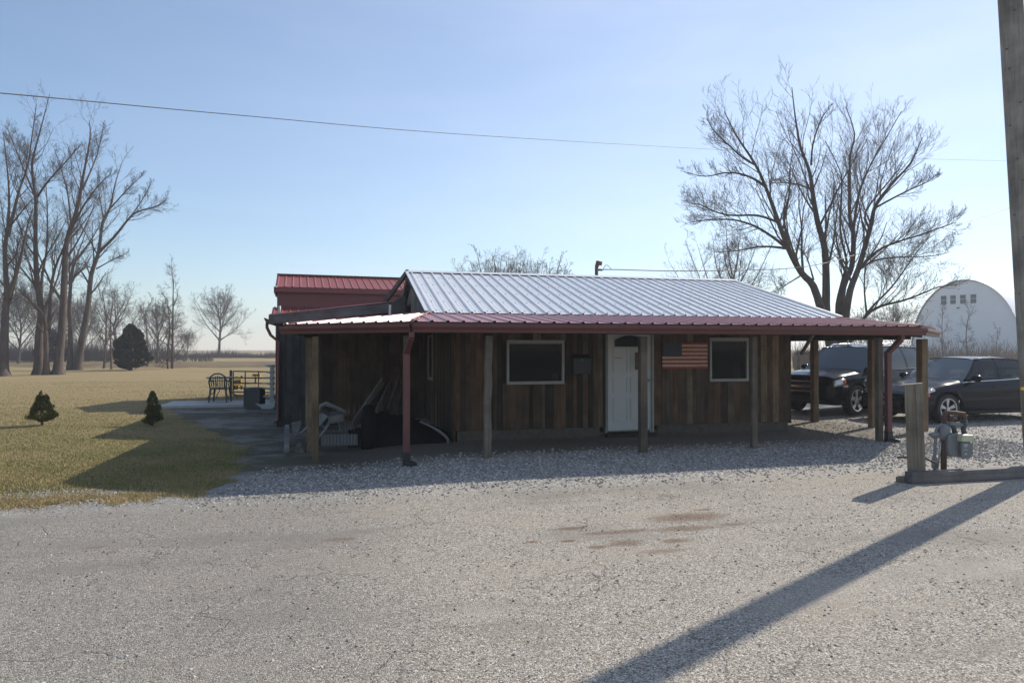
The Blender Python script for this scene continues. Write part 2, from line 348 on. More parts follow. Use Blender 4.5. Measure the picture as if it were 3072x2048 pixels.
# lawn
lm = mat('dormant_lawn', (.3,.24,.12), .95, spec=.1); n, b = nodes(lm)
geo = n.nodes.new('ShaderNodeNewGeometry'); pos = geo.outputs['Position']; sep = n.nodes.new('ShaderNodeSeparateXYZ'); n.links.new(pos, sep.inputs[0])
mpg = n.nodes.new('ShaderNodeMapping'); mpg.inputs['Scale'].default_value = (.5, 1.3, 1); n.links.new(pos, mpg.inputs[0])
big = noise(n, mpg.outputs[0], .35, 6, .65); fin = noise(n, pos, 9, 6, .75); fi2 = noise(n, pos, 60, 3, .7)
r = ramp(n, [(.25,(.095,.10,.036)),(.42,(.185,.165,.068)),(.56,(.27,.212,.108)),(.8,(.335,.252,.15))])
nearg = maprange(n, sep.outputs[1], 9, 26, -.06, .08)
n.links.new(math_(n, 'ADD', math_(n, 'ADD', math_(n, 'MULTIPLY', big, .62), math_(n, 'MULTIPLY', fin, .42)), nearg), r.inputs[0])
spk = n.nodes.new('ShaderNodeVectorMath'); spk.operation = 'SCALE'; n.links.new(r.outputs[0], spk.inputs[0]); n.links.new(math_(n, 'MULTIPLY_ADD', fi2, 1.3, .35), spk.inputs['Scale'])
n.links.new(spk.outputs[0], b.inputs['Base Color'])
bp = n.nodes.new('ShaderNodeBump'); bp.inputs['Strength'].default_value = .8; bp.inputs['Distance'].default_value = .03
n.links.new(math_(n, 'ADD', fin, math_(n, 'MULTIPLY', fi2, .6)), bp.inputs['Height']); n.links.new(bp.outputs[0], b.inputs['Normal'])
M['lawn'] = lm
M['ditch'] = mat('brown_ditch_grass', (.085,.06,.035), .95, spec=.1, col2=(.24,.185,.10), nscale=.9, stretch=(.35,1.2,1), bump=.8)

# ------------------------------------------------------------------ ground: lawn and gravel lot cut from one height field
rnd = random.Random(4)
def n2(x, y): return (math.sin(x*3.1+y*1.7)+math.sin(x*7.3-y*5.1+1)+math.sin(x*1.3+y*9.7+2)*.7+math.sin(x*15.1+y*13.3)*.5)/3.2
LOT = [(-60,7.0),(-9,7.6),(-3.6,7.95),(-2.7,8.45),(-1.75,8.6),(-1.45,10.4),(-1.75,12.6),(-2.9,15.6),(-4.0,18.2),(-4.6,20.3),(0,21),(9.5,21),(16,22.0),(30,24),(70,30),(70,-30),(-60,-30)]
def inlot(x, y):
    c = False; n = len(LOT)
    for i in range(n):
        (x1,y1),(x2,y2) = LOT[i], LOT[(i+1)%n]
        if (y1 > y) != (y2 > y) and x < (x2-x1)*(y-y1)/(y2-y1)+x1: c = not c
    return c
def axis(a, b, st, ext, g=1.25):
    xs = [a+i*st for i in range(int((b-a)/st)+1)]; d = st
    while xs[-1] < ext: d *= g; xs.append(xs[-1]+d)
    d = st
    while xs[0] > -ext: d *= g; xs.insert(0, xs[0]-d)
    return xs
xs = axis(-8, 3, .1, 560); ys = axis(6.6, 21.5, .1, 560)
lawn, lot = MB(), MB()
idx = {}
for tgt, want in ((lawn, False), (lot, True)):
    ids = {}
    for i in range(len(xs)-1):
        for j in range(len(ys)-1):
            cx = (xs[i]+xs[i+1])/2; cy = (ys[j]+ys[j+1])/2
            k = n2(cx, cy)*.24
            if inlot(cx+k, cy+k) != want: continue
            q = []
            for a, bb in ((i,j),(i+1,j),(i+1,j+1),(i,j+1)):
                if (a,bb) not in ids:
                    ids[(a,bb)] = len(tgt.v); x, y = xs[a], ys[bb]; tgt.v.append((x, y, gz(x, y)))
                q.append(ids[(a,bb)])
            tgt.f.append(tuple(q)); tgt.t.append(.5); tgt.mi.append(0)
tag(obj('lawn', lawn, M['lawn'], smooth=True), kind='structure')
tag(obj('gravel_lot', lot, M['gravel'], smooth=True), kind='structure')
# ditch / far bank as real low relief
b_ = MB(); rows = []
for i in range(70):
    px = -420+i*20; r_ = math.sin(i*.9)*.8+math.sin(i*2.3)*.6
    rows.append([Vector((*W((px-1536)/F*z_, z_), .006+h_)) for z_, h_ in ((58+r_,0),(61+r_,.10),(65,.16),(71,.05),(78,.14),(83+r_,.0))])
b_.grid(rows, flip=True)
tag(obj('ditch_bank', b_, M['ditch'], smooth=True), kind='structure')
# patio slab
sb = MB(); sb.box((-5.0,20.35,-.05),(-1.3,22.1,.07)); tag(obj('patio', sb, M['slab'], bevel=.01), kind='structure')

# loose crushed stone as real stones
st = MB(); rnd = random.Random(11)
def stone(mb, x, y, s):
    a = rnd.random()*6.28; c_, s_ = math.cos(a), math.sin(a); z = gz(x, y)
    vs = []
    for dx, dy, dz in ((-.6,-.4,0),(.5,-.5,0),(.6,.4,0),(-.4,.6,0),(-.3,-.2,.55),(.35,-.15,.6),(.1,.35,.5)):
        dx += rnd.uniform(-.15,.15); dy += rnd.uniform(-.15,.15); dz *= rnd.uniform(.7,1.1)
        vs.append((x+(dx*c_-dy*s_)*s, y+(dx*s_+dy*c_)*s, z+dz*s-.1*s))
    mb.tone = rnd.random()
    mb.add(vs, [(0,1,5,4),(1,2,5),(2,6,5),(2,3,6),(3,0,4,6),(4,5,6)])
k = 0
while k < 19000:
    x = rnd.uniform(-1.6, 11.5); y = rnd.gauss(9.1, .75)
    if y < 7.3 or y > 10.6 or not inlot(x-.3, y): continue
    stone(st, x, y, rnd.uniform(.012,.034)); k += 1
for _ in range(5000):
    x = rnd.uniform(-4.5, 9); y = rnd.uniform(3.0, 8.2)
    if inlot(x-.2, y+.2): stone(st, x, y, rnd.choice((.008,.009,.010,.013,.018)))
for _ in range(2600):
    px = rnd.gauss(230, 110); py = rnd.gauss(1470, 11)
    g = G(min(max(px,0),640), py+(250-px)*.03); stone(st, g.x, g.y, rnd.uniform(.02,.045))
for _ in range(5000):
    x = rnd.uniform(9, 17); y = rnd.uniform(7.5, 14); stone(st, x, y, rnd.uniform(.015,.035))
tag(obj('crushed_stone', st, M['stone']), 'loose pale crushed stone spread in front of the porch', None, None, 'stuff')
# grass blades
gr = MB(); rnd = random.Random(5)
def blade(mb, x, y, h, wd, lean):
    a = rnd.random()*6.28; z = gz(x, y); c_, s_ = math.cos(a), math.sin(a); l = rnd.uniform(0, lean)
    b2 = rnd.random()*6.28
    mb.v += [(x-c_*wd, y-s_*wd, z), (x+c_*wd, y+s_*wd, z), (x+math.cos(b2)*l, y+math.sin(b2)*l, z+h)]
    o = len(mb.v)-3; mb.f.append((o, o+1, o+2)); mb.t.append(.5); mb.mi.append(0)
gg = MB()
k = 0
while k < 110000:
    zc = 7.2*(34/7.2)**(rnd.random()**1.5); px = rnd.uniform(-20, 830); x, y = W((px-1536)/F*zc, zc)
    kk = n2(x, y)*.22
    if inlot(x+kk-.1, y+kk): continue
    k += 1
    tgt = gr if (n2(x*.35, y*.4)+rnd.uniform(-1,1)*.7) > -.05 else gg
    blade(tgt, x, y, rnd.uniform(.012,.04), .004, .04)
for _ in range(12000):     # dry fringe along the lot edge
    px = rnd.uniform(0, 620); g = G(px, 1499-px*.055+7*math.sin(px*.021)+5*math.sin(px*.057+1)+rnd.gauss(0, 10)); blade(gr, g.x, g.y, rnd.uniform(.012,.05), .004, .08)
tag(obj('dry_grass', gr, M['drygrass']), 'short straw coloured dormant grass blades', None, None, 'stuff')
M['greengrass'] = mat('green_grass_blades', (.145,.155,.05), .9, spec=.1, col2=(.26,.23,.095), nscale=3)
tag(obj('green_grass', gg, M['greengrass']), 'short olive green grass blades mixed in the lawn', None, None, 'stuff')
lf = MB()
for _ in range(300):
    px = rnd.uniform(0, 2900); py = rnd.choice((rnd.uniform(1150,1500), rnd.uniform(1200,1500), rnd.uniform(1480,1800)))
    g = G(px, py)
    if 0 < g.x < 9.5 and g.y > 11.5: continue
    s = rnd.uniform(.008,.022); a = rnd.random()*6.28; z = gz(g.x, g.y)+.006; c_, s_ = math.cos(a)*s, math.sin(a)*s
    lf.add([(g.x-c_, g.y-s_, z), (g.x+s_*.6, g.y-c_*.6, z+s*.4), (g.x+c_, g.y+s_, z+.004), (g.x-s_*.6, g.y+c_*.6, z+s*.5)], [(0,1,2),(0,2,3)])
tag(obj('fallen_leaves', lf, M['leaf']), 'small brown dead leaves scattered on lawn and gravel', None, None, 'stuff')

dbm = MB(); rnd = random.Random(77)
for _ in range(700):
    x = rnd.uniform(-1.2, 9.5); y = rnd.uniform(9.9, 11.75)
    if x < 1.9: y = rnd.uniform(10.6, 15)
    stone(dbm, x, y, rnd.uniform(.008,.03))
tag(obj('porch_debris', dbm, M['leaf']), 'small brown wood chips and leaves on the ground under the porch', None, None, 'stuff')
# ------------------------------------------------------------------ ribbed roof sheets
def ribbed(mb, A, B, poly, sp=.2286, rh=.028, minor=True, thick=.004, off=.06):
    """roof plane whose eave runs A->B; poly = corners of the plane (3D). ribs run up the slope."""
    A = Vector(A); B = Vector(B); e = (B-A).normalized()
    N = Vector((0,0,0)); q = [Vector(p) for p in poly]
    for i in range(len(q)): N += (q[i]-q[0]).cross(q[(i+1)%len(q)]-q[0])
    N.normalize()
    if N.z < 0: N = -N
    up = N.cross(e).normalized()
    if up.z < 0: up = -up
    pts = [((p-A).dot(e), (p-A).dot(up)) for p in q]
    s0 = min(p[0] for p in pts); s1 = max(p[0] for p in pts)
    def rng(s):
        ts = []
        for i in range(len(pts)):
            (a, ta), (b, tb) = pts[i], pts[(i+1)%len(pts)]
            if abs(b-a) < 1e-6:
                if abs(s-a) < 1e-4: ts += [ta, tb]
                continue
            f = (s-a)/(b-a)
            if -1e-6 <= f <= 1+1e-6: ts.append(ta+(tb-ta)*f)
        return (min(ts), max(ts)) if ts else None
    xs_ = []
    k = math.floor(s0/sp)-1
    while k*sp < s1+sp:
        c = k*sp+off
        for dx, h in ((-.027,0),(-.013,rh),(.013,rh),(.027,0)): xs_.append((c+dx, h))
        if minor:
            for m in (sp/3+.005, 2*sp/3-.005):
                for dx, h in ((-.009,0),(0,rh*.2),(.009,0)): xs_.append((c+m+dx, h))
        k += 1
    xs_ = [(s, h) for s, h in xs_ if s0+1e-4 < s < s1-1e-4]; xs_ = [(s0+1e-4, 0)]+xs_+[(s1-1e-4, 0)]
    top = []; 
    for s, h in xs_:
        r_ = rng(s)
        if not r_: continue
        a = A+e*s+up*r_[0]+N*h; b2 = A+e*s+up*r_[1]+N*h; top.append((a, b2))
    o = len(mb.v)
    for a, b2 in top: mb.v += [tuple(a), tuple(b2), tuple(a-N*thick), tuple(b2-N*thick)]
    fl = []
    for i in range(len(top)-1):
        p = o+4*i; q_ = p+4
        fl += [(p, q_, q_+1, p+1), (p+2, p+3, q_+3, q_+2), (p, p+2, q_+2, q_), (p+1, q_+1, q_+3, p+3)]
    for f in fl: mb.f.append(f); mb.t.append(mb.tone); mb.mi.append(mb.m)
    return N

# ------------------------------------------------------------------ the wooden building
WV = 11.8           # front wall plane
UL, UR = 1.91, 8.72
bld = thing('wooden_building', 'long low building of dark barn boards with a silver roof over a red porch roof', 'building', (5.2, 13, 0))
def onwall(px, py, v=WV):
    """pixel -> (x, z) on the plane y=v"""
    a = (px-1536)/F; r_ = (a*CT+ST)/(-a*ST+CT); x = r_*v; zc = x*ST+v*CT
    return x, EYE+(HOR-py)*zc/F
w1 = (*onwall(1519,1153), *onwall(1691,1020)); w2 = (*onwall(2126,1144), *onwall(2242,1013))
d_l = onwall(1817, 1307)[0]; d_r = onwall(1957, 1307)[0]
wins = [(w1[0]+.02, w1[2]-.02, w1[1]+.02, w1[3]-.02), (w2[0]+.02, w2[2]-.02, w2[1]+.02, w2[3]-.02)]
door = (d_l, d_r, 0, 2.12)
rnd = random.Random(21)
fw = MB(); x = UL; k = 0
while x < UR:
    wd = rnd.choice((.07,.1,.12,.14,.16,.2)) if x > 2.4 else rnd.choice((.07,.09,.1,.13))
    x2 = min(x+wd, UR); fw.tone = rnd.random()
    spans = [(.19+rnd.uniform(-.008,.008), 2.25)]
    for (a, b2, z0, z1) in wins+[door]:
        if x2 > a and x < b2:
            spans = [s for t in spans for s in ((t[0], min(t[1], z0)), (max(t[0], z1), t[1])) if s[1]-s[0] > .03]
    t = rnd.choice((.016,.02,.026)); 
    for z0, z1 in spans:
        fw.tone = rnd.random(); fw.box((x+.002, WV-t, z0), (x2-.003, WV+.01, z1))
    x = x2
obj('wall', fw, M['barnwood'], bld)
# backing behind the boards (pieces round the openings), foundation
bk = MB(); openings = sorted(wins+[door], key=lambda q: q[0]); xx = UL+.01
for a, b2, z0, z1 in openings:
    bk.box((xx, WV+.012, .19), (a, WV+.10, 2.25))
    if z0 > .2: bk.box((a, WV+.012, .19), (b2, WV+.10, z0))
    bk.box((a, WV+.012, z1), (b2, WV+.10, 2.25)); xx = b2
bk.box((xx, WV+.012, .19), (UR-.01, WV+.10, 2.25)); obj('wall_frame', bk, M['barnwood'], bld)
fd = MB(); fd.box((UL+.03, WV-.01, -.2), (d_l-.12, WV+.15, .188)); fd.box((d_r+.1, WV-.01, -.2), (UR-.06, WV+.15, .188))
fd.box((UR-.26, WV+.16, -.2), (UR-.06, 19.2, .188)); fd.box((d_l-.12, WV+.0, -.2), (d_r+.1, WV+.14, .1)); obj('foundation', fd, M['concrete'], bld, bevel=.01)
# left side wall (plane x=UL) and right side wall
def vboards(mb, plane, a0, a1, z0f, z1f, out, axis_, wds, tones=(0,1), t0=.02):
    a = a0
    while a < a1:
        wd = rnd.choice(wds); a2 = min(a+wd, a1); mb.tone = rnd.uniform(*tones); t = t0+rnd.uniform(0,.008)
        zz0 = z0f; m = (a+a2)/2; zz1 = z1f(m) if callable(z1f) else z1f
        if axis_ == 'y': mb.box((plane-(t if out < 0 else 0), a+.003, zz0), (plane+(t if out > 0 else 0), a2-.003, zz1))
        else: mb.box((a+.003, plane-(t if out < 0 else 0), zz0), (a2-.003, plane+(t if out > 0 else 0), zz1))
        a = a2
RV, RZ, EV, EZ = 15.5, 3.40, 11.58, 2.27        # ridge line and front eave of the silver roof
def roofz(v): return RZ-(abs(v-RV))*(RZ-EZ)/(RV-EV)-.06
sw = MB(); vboards(sw, UL, WV+.0, 19.3, .0, roofz, -1, 'y', (.05,.06,.07,.09)); obj('side_wall', sw, M['barnwood'], bld)
sw = MB(); vboards(sw, UR, WV+.0, 19.3, .15, roofz, 1, 'y', (.1,.14,.18)); obj('side_wall', sw, M['barnwood'], bld)
bw = MB(); vboards(bw, 19.3, UL, UR, 0, 2.2, 1, 'x', (.14,.2)); obj('rear_wall', bw, M['barnwood'], bld)
# gable face boards near the rake (grey battens)
SU0, SU1 = 1.42, 9.72
gb = MB(); vboards(gb, SU0+.12, 12.6, 18.6, 2.25, lambda v: roofz(v)-.02, -1, 'y', (.09,.12), (.3,1)); obj('gable', gb, M['graywood'], bld)
# silver roof
rf = MB(); ribbed(rf, (SU0,EV,EZ), (SU1,EV,EZ), [(SU0,EV,EZ),(SU1,EV,EZ),(SU1,RV,RZ),(SU0,RV,RZ)])
ribbed(rf, (SU1,19.42,EZ), (SU0,19.42,EZ), [(SU1,19.42,EZ),(SU0,19.42,EZ),(SU0,RV,RZ),(SU1,RV,RZ)])
scr = rf
for k in range(36):
    xx = SU0+.06+.115+k*.2286
    for f in (.04,.22,.42,.62,.82):
        c = Vector((xx-.03, EV+(RV-EV)*f, EZ+(RZ-EZ)*f+.004)); scr.m = 1; scr.box(c-Vector((.007,.007,.004)), c+Vector((.007,.007,.009)))
roof = obj('roof', rf, [M['silver'], M['darkgray']], bld)
rc = MB(); rc.prism([(SU0-.03,RV-.16,RZ-.015),(SU0-.03,RV,RZ+.045),(SU0-.03,RV+.16,RZ-.015),(SU0-.03,RV,RZ+.02)], (SU1-SU0+.06,0,0)); obj('ridge_cap', rc, M['silver'], roof)
for xk in (SU0-.03, SU1+.005):
    for va, vb in ((EV-.02, RV), (19.44, RV)):
        rk = MB(); rk.prism([(xk,va,EZ-.0),(xk,va,EZ-.17),(xk,vb,RZ-.17),(xk,vb,RZ-.0)], (.025,0,0)); obj('rake_board', rk, M['graywood'], bld)
for xk in (SU0-.05, SU1+.04):
    ra = MB(); ra.beam((xk, EV, EZ+.028), (xk, RV, RZ+.028), .06, .02); obj('rake_trim', ra, M['silver'], roof)
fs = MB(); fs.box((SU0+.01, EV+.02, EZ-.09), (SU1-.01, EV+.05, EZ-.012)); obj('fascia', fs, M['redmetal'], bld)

# porch roof: front, two chamfered corners, two sides
PZ = 2.035; CL = Vector((.93,9.6,PZ)); CR = Vector((9.75,9.62,PZ)); EL = Vector((-.95,11.3,PZ)); ER = Vector((11.7,11.2,PZ))
TL = Vector((SU0+.02, 11.72, 2.262)); TR = Vector((SU1-.06, 11.72, 2.262))
BL = Vector((-.95,15.8,PZ)); BR = Vector((11.6,16.5,PZ)); TBL = Vector((1.70,15.8,2.30)); TBR = Vector((9.0,16.5,2.34))
pr = MB()
ribbed(pr, CL, CR, [CL, CR, TR, TL], rh=.024); porch = obj('porch_roof', pr, M['redroof'], bld)
pr = MB(); ribbed(pr, EL, CL, [EL, CL, TL], rh=.024); tag(obj('porch_roof', pr, M['redroof'], bld), 'glaring corner section of the red porch roof')
pr = MB(); ribbed(pr, BL, EL, [BL, EL, TL, TBL], rh=.024); obj('porch_roof', pr, M['redroof'], bld)
pr = MB(); ribbed(pr, CR, ER, [CR, ER, TR], rh=.024); obj('porch_roof', pr, M['redroof'], bld)
TR2 = Vector((8.95, 12.6, 2.36))
pr = MB(); ribbed(pr, ER, BR, [ER, BR, TBR, TR], rh=.024); obj('porch_roof', pr, M['redroof'], bld)
for p_, q_, w_ in ((CL, TL, .035), (CR, TR, .05), (EL+Vector((.05,0,0)), TL, .05)):
    hp = MB(); hp.beam(p_+Vector((0,0,.027)), q_+Vector((0,0,.03)), w_, .01); obj('hip_trim', hp, M['redroof'], bld)
hp = MB(); hp.beam(ER+Vector((-.7,0.1,.075)), TR+Vector((.14,.12,.045)), .10, .02)
tag(obj('edge_board', hp, M['newpost'], bld), 'unpainted board along the roof edge')
# fascia + gutter along the eaves
def off2(p, q, d):
    e = (q-p); e.z = 0; e.normalize(); nrm = Vector((e.y, -e.x, 0)); return nrm*d
def gutter(mb, pts):
    """pts: eave polyline, outside on the right-hand side of travel"""
    prof = [(0,.035-.06),(.0,-.155),(.07,-.155),(.078,-.12),(.105,-.075),(.108,-.035),(.100,-.035),(.07,-.10),(.012,-.11)]
    rows = []
    for i, p in enumerate(pts):
        ns = []
        if i > 0: ns.append(off2(pts[i-1], p, 1))
        if i < len(pts)-1: ns.append(off2(p, pts[i+1], 1))
        nn = sum(ns, Vector((0,0,0))); nn.normalize(); nn = nn/max(.5, nn.dot(ns[0]))
        rows.append([p+nn*(a-.02)+Vector((0,0,c)) for a, c in prof])
    m = len(prof)
    for i in range(len(rows)-1):
        vs = rows[i]+rows[i+1]; mb.add(vs, [(j, j+1, m+j+1, m+j) for j in range(m-1)])
    mb.add(rows[0], [tuple(range(m))]); mb.add(rows[-1], [tuple(reversed(range(m)))])
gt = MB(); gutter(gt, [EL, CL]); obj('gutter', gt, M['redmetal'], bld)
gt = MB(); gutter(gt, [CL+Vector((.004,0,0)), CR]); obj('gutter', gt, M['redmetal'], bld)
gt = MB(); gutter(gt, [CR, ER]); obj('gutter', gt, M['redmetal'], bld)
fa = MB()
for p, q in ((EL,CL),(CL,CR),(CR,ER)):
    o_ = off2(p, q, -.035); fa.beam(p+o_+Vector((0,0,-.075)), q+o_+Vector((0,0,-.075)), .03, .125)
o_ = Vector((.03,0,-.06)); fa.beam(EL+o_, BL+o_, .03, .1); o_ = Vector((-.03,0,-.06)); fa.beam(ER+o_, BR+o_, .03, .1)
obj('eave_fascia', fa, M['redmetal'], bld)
# beam carried by the posts, rafters
bm_ = MB()
for p, q in ((EL,CL),(CL,CR),(CR,ER)):
    o_ = off2(p, q, -.27); e = (q-p).normalized(); bm_.beam(p+o_+e*(-.02)+Vector((0,0,-.10)), q+o_+e*.02+Vector((0,0,-.10)), .05, .12)
bm_.beam((-.62,11.5,1.905),(-.62,15.9,1.905),.05,.14); bm_.beam((11.25,11.4,1.905),(11.0,16.4,1.905),.05,.14)
obj('porch_beam', bm_, M['barnwood'], bld)
rt = MB()
for k in range(15):
    xx = 1.1+k*.6
    rt.beam((xx, 9.72, 1.99), (xx, 11.77, 2.19), .04, .09)
obj('rafters', rt, M['barnwood'], bld)
# posts
def post(px, v, wpx, mt, lean=0, label=None, ztop=1.84, base=None, twist=False):
    xx = onwall(px, 1300, v)[0]; zc = xx*ST+v*CT; wd = wpx*zc/F
    mb = MB(); mb.tone = random.Random(px).random(); zb = gz(xx, v)-.1
    if twist:
        rr = random.Random(px); rows = []
        for k in range(9):
            f = k/8; z = zb+(ztop-zb)*f; w_ = wd/2*(1+rr.uniform(-.09,.09)); ox = lean*f+rr.uniform(-.012,.012)
            rows.append([Vector((xx+ox+i*w_, v+j*w_*.9, z)) for i, j in ((-1,-.8),(-.8,-1),(.8,-1),(1,-.8),(1,.8),(.8,1),(-.8,1),(-1,.8),(-1,-.8))])
        mb.grid(rows); mb.add(rows[-1][:-1], [tuple(range(8))])
    else:
        mb.beam((xx, v, zb), (xx+lean, v, ztop), wd, wd, up=(0,1,0))
    o = obj('post', mb, M[mt], bld, bevel=0 if twist else .006)
    if label: tag(o, label)
    return xx
post(947, 10.95, 19, 'newpost'); post(930, 11.95, 15, 'newpost'); post(925, 13.3, 15, 'newpost')
post(1460, 9.95, 23, 'post', lean=.03, twist=True, label='knotty rough-hewn porch post')
post(1928, 9.88, 22, 'post'); post(2260, 9.88, 17, 'post')
xr = post(1218, 9.98, 15, 'post')
post(2636, 10.05, 16, 'post', label='dark corner post behind the red downspout')
for px, v, wp in ((2443,13.1,17),(2616,11.9,18),(2766,11.12,22)): post(px, v, wp, 'newpost')
# downspouts with elbows
def downspout(px, v, col='redmetal', toe=1):
    xx = onwall(px, 1300, v)[0]; zb = gz(xx, v)
    mb = MB(); gx = xx+.05*toe
    mb.beam((gx, v-.28, 1.884), (gx, v-.28, 1.80), .08, .075, up=(0,1,0)); mb.beam((gx, v-.28, 1.81), (xx, v-.03, 1.58), .08, .075, up=(0,1,0)); mb.beam((xx, v-.03, 1.60), (xx, v-.03, zb+.16), .10, .08, up=(0,1,0))
    d = obj('downspout', mb, M[col], bld, bevel=.01)
    b3 = MB(); b3.beam((xx, v-.03, zb+.20), (xx, v-.03, zb-.02), .11, .10, up=(0,1,0)); b3.beam((xx, v-.03, zb+.04), (xx+.1*toe, v-.18, zb+.02), .10, .08); obj('boot', b3, M['black'], d, bevel=.012)
    return d
downspout(1219, 9.86); downspout(2660, 9.98)
# brace at the right wall corner
br = MB(); p = P(2403, 1062, 13.6); q = P(2442, 1000, 13.3); br.beam(p, q, .05, .05); obj('brace', br, M['paleboard'], bld)

# windows
def window(x0, x1, z0, z1, v, cur):
    f = MB(); t = .055
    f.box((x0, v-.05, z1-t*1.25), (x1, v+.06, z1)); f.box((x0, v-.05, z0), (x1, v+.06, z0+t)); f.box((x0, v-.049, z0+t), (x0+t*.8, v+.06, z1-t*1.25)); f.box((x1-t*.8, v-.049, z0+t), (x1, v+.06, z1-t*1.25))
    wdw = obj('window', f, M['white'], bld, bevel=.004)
    g = MB(); g.box((x0+t*.8, v+.0, z0+t), (x1-t*.8, v+.006, z1-t*1.25)); obj('pane', g, M['glass'], wdw)
    bx = MB(); m = .001
    for a, b2 in (((x0,v+.45,z0),(x1,v+.47,z1)),((x0,v+.07,z0-.02),(x1,v+.45,z0)),((x0,v+.07,z1),(x1,v+.45,z1+.02)),((x0-.02,v+.07,z0),(x0,v+.45,z1)),((x1,v+.07,z0),(x1+.02,v+.45,z1))): bx.box(a, b2)
    obj('interior', bx, M['seat'], wdw)
    for (ca, cb, zt, shape) in cur:
        c = MB(); rows = []
        for i in range(15):
            fx = i/14; xx = x0+t+(x1-x0-2*t)*(ca+(cb-ca)*fx); col_ = []
            top = zt if shape == 'flat' else zt*(math.sin(math.pi*min(1,fx*.9+.1))**.6)
            for j in range(8): col_.append(Vector((xx, v+.14+.02*math.sin(fx*20+j*.3), z0+t+(z1-z0-2*t)*top*j/7)))
            rows.append(col_)
        c.grid(rows); obj('curtain', c, mat('pale_curtain', (.5,.48,.45), .9), wdw)
    return wdw
window(w1[0], w1[2], w1[1], w1[3], WV, [(.86,1.0,.22,'round')])
window(w2[0], w2[2], w2[1], w2[3], WV, [(0,.2,.32,'round'),(.76,1.0,.5,'round')])
# narrow window in the left side wall
def sidewin(v0, v1, z0, z1):
    f = MB(); x_ = UL-.05; t = .06
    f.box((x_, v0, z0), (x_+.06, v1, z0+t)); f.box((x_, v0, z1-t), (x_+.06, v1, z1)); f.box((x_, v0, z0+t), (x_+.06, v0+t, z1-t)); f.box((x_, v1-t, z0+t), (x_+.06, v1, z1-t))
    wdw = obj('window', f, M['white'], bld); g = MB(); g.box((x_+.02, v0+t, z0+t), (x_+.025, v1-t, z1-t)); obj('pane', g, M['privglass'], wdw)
sidewin(14.7, 15.5, .95, 1.95)
# door
dr = MB(); dx0 = d_l+.02; dx1 = d_r-.085; dz0, dz1 = .12, 2.10
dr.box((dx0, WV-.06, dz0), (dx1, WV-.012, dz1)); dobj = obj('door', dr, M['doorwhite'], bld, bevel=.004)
mo = MB(); mid = (dx0+dx1)/2
def panel(mb, x0, x1, z0, z1, y, t=.016, d=.014):
    mb.box((x0,y-d,z0),(x1,y,z0+t)); mb.box((x0,y-d,z1-t),(x1,y,z1)); mb.box((x0,y-d,z0+t),(x0+t,y,z1-t)); mb.box((x1-t,y-d,z0+t),(x1,y,z1-t))
for a, b2 in ((dx0+.1, mid-.03), (mid+.03, dx1-.1)):
    for z0, z1 in ((.28,.72),(.82,1.12),(1.2,1.66)): panel(mo, a, b2, z0, z1, WV-.06)
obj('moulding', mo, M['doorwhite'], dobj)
fl = MB(); zf0 = onwall(1840,1041)[1]; zf1 = onwall(1870,1004)[1]; xa, xb = dx0+.12, dx1-.1
pts = [Vector((xa, WV-.066, zf0))]+[Vector((xa+(xb-xa)*k/12, WV-.066, zf1-.09*(2*k/12-1)**2)) for k in range(13)]+[Vector((xb, WV-.066, zf0))]
fl.prism(pts, (0,.006,0)); obj('fan_light', fl, M['fan'], dobj)
ft = MB(); ft.tube([p+Vector((0,-.003,0)) for p in pts]+[pts[0]+Vector((0,-.003,0))], .011, 6); obj('fan_light_trim', ft, M['doorwhite'], dobj)
sl_ = MB(); a = onwall(1840,1075); b2 = onwall(1862,1071); sl_.box((a[0], WV-.072, a[1]), (b2[0], WV-.062, b2[1])); obj('mail_slot', sl_, mat('brass', (.3,.24,.1), .4, .8), dobj)
kn = MB(); kn.lathe([(0,0),(.014,0),(.012,.03),(.028,.045),(.028,.065),(0,.075)], 14, Matrix.Translation((dx1-.06, WV-.06, 1.05)) @ Matrix.Rotation(R(90),4,'X')); obj('knob', kn, M['alloy'], dobj, smooth=True)
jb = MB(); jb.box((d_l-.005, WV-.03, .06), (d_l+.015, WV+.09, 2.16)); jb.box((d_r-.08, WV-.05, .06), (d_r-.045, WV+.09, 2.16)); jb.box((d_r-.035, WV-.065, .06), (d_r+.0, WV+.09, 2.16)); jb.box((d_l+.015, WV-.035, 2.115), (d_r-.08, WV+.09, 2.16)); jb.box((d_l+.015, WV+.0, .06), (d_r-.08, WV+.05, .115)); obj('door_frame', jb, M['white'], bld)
stp = MB(); stp.box((d_l-.02, WV-.16, -.02), (d_r+.0, WV-.02, .07)); tag(obj('doorstep', stp, M['barnwood'], bld))
# service mast
ms = MB(); b0 = P(1790, 870, 17.6); t0 = P(1790, 800, 17.6); tp = P(1794, 788, 17.6); ms.tube([b0-Vector((0,0,.3)), t0], .045, 10); ms.tube([t0, tp, tp+Vector((.1,-.02,-.02))], [.05,.075,.06], 10)
ms.beam(P(1786,809,17.6), P(1804,809,17.6), .04, .05); obj('service_mast', ms, M['rust'], bld, smooth=True)

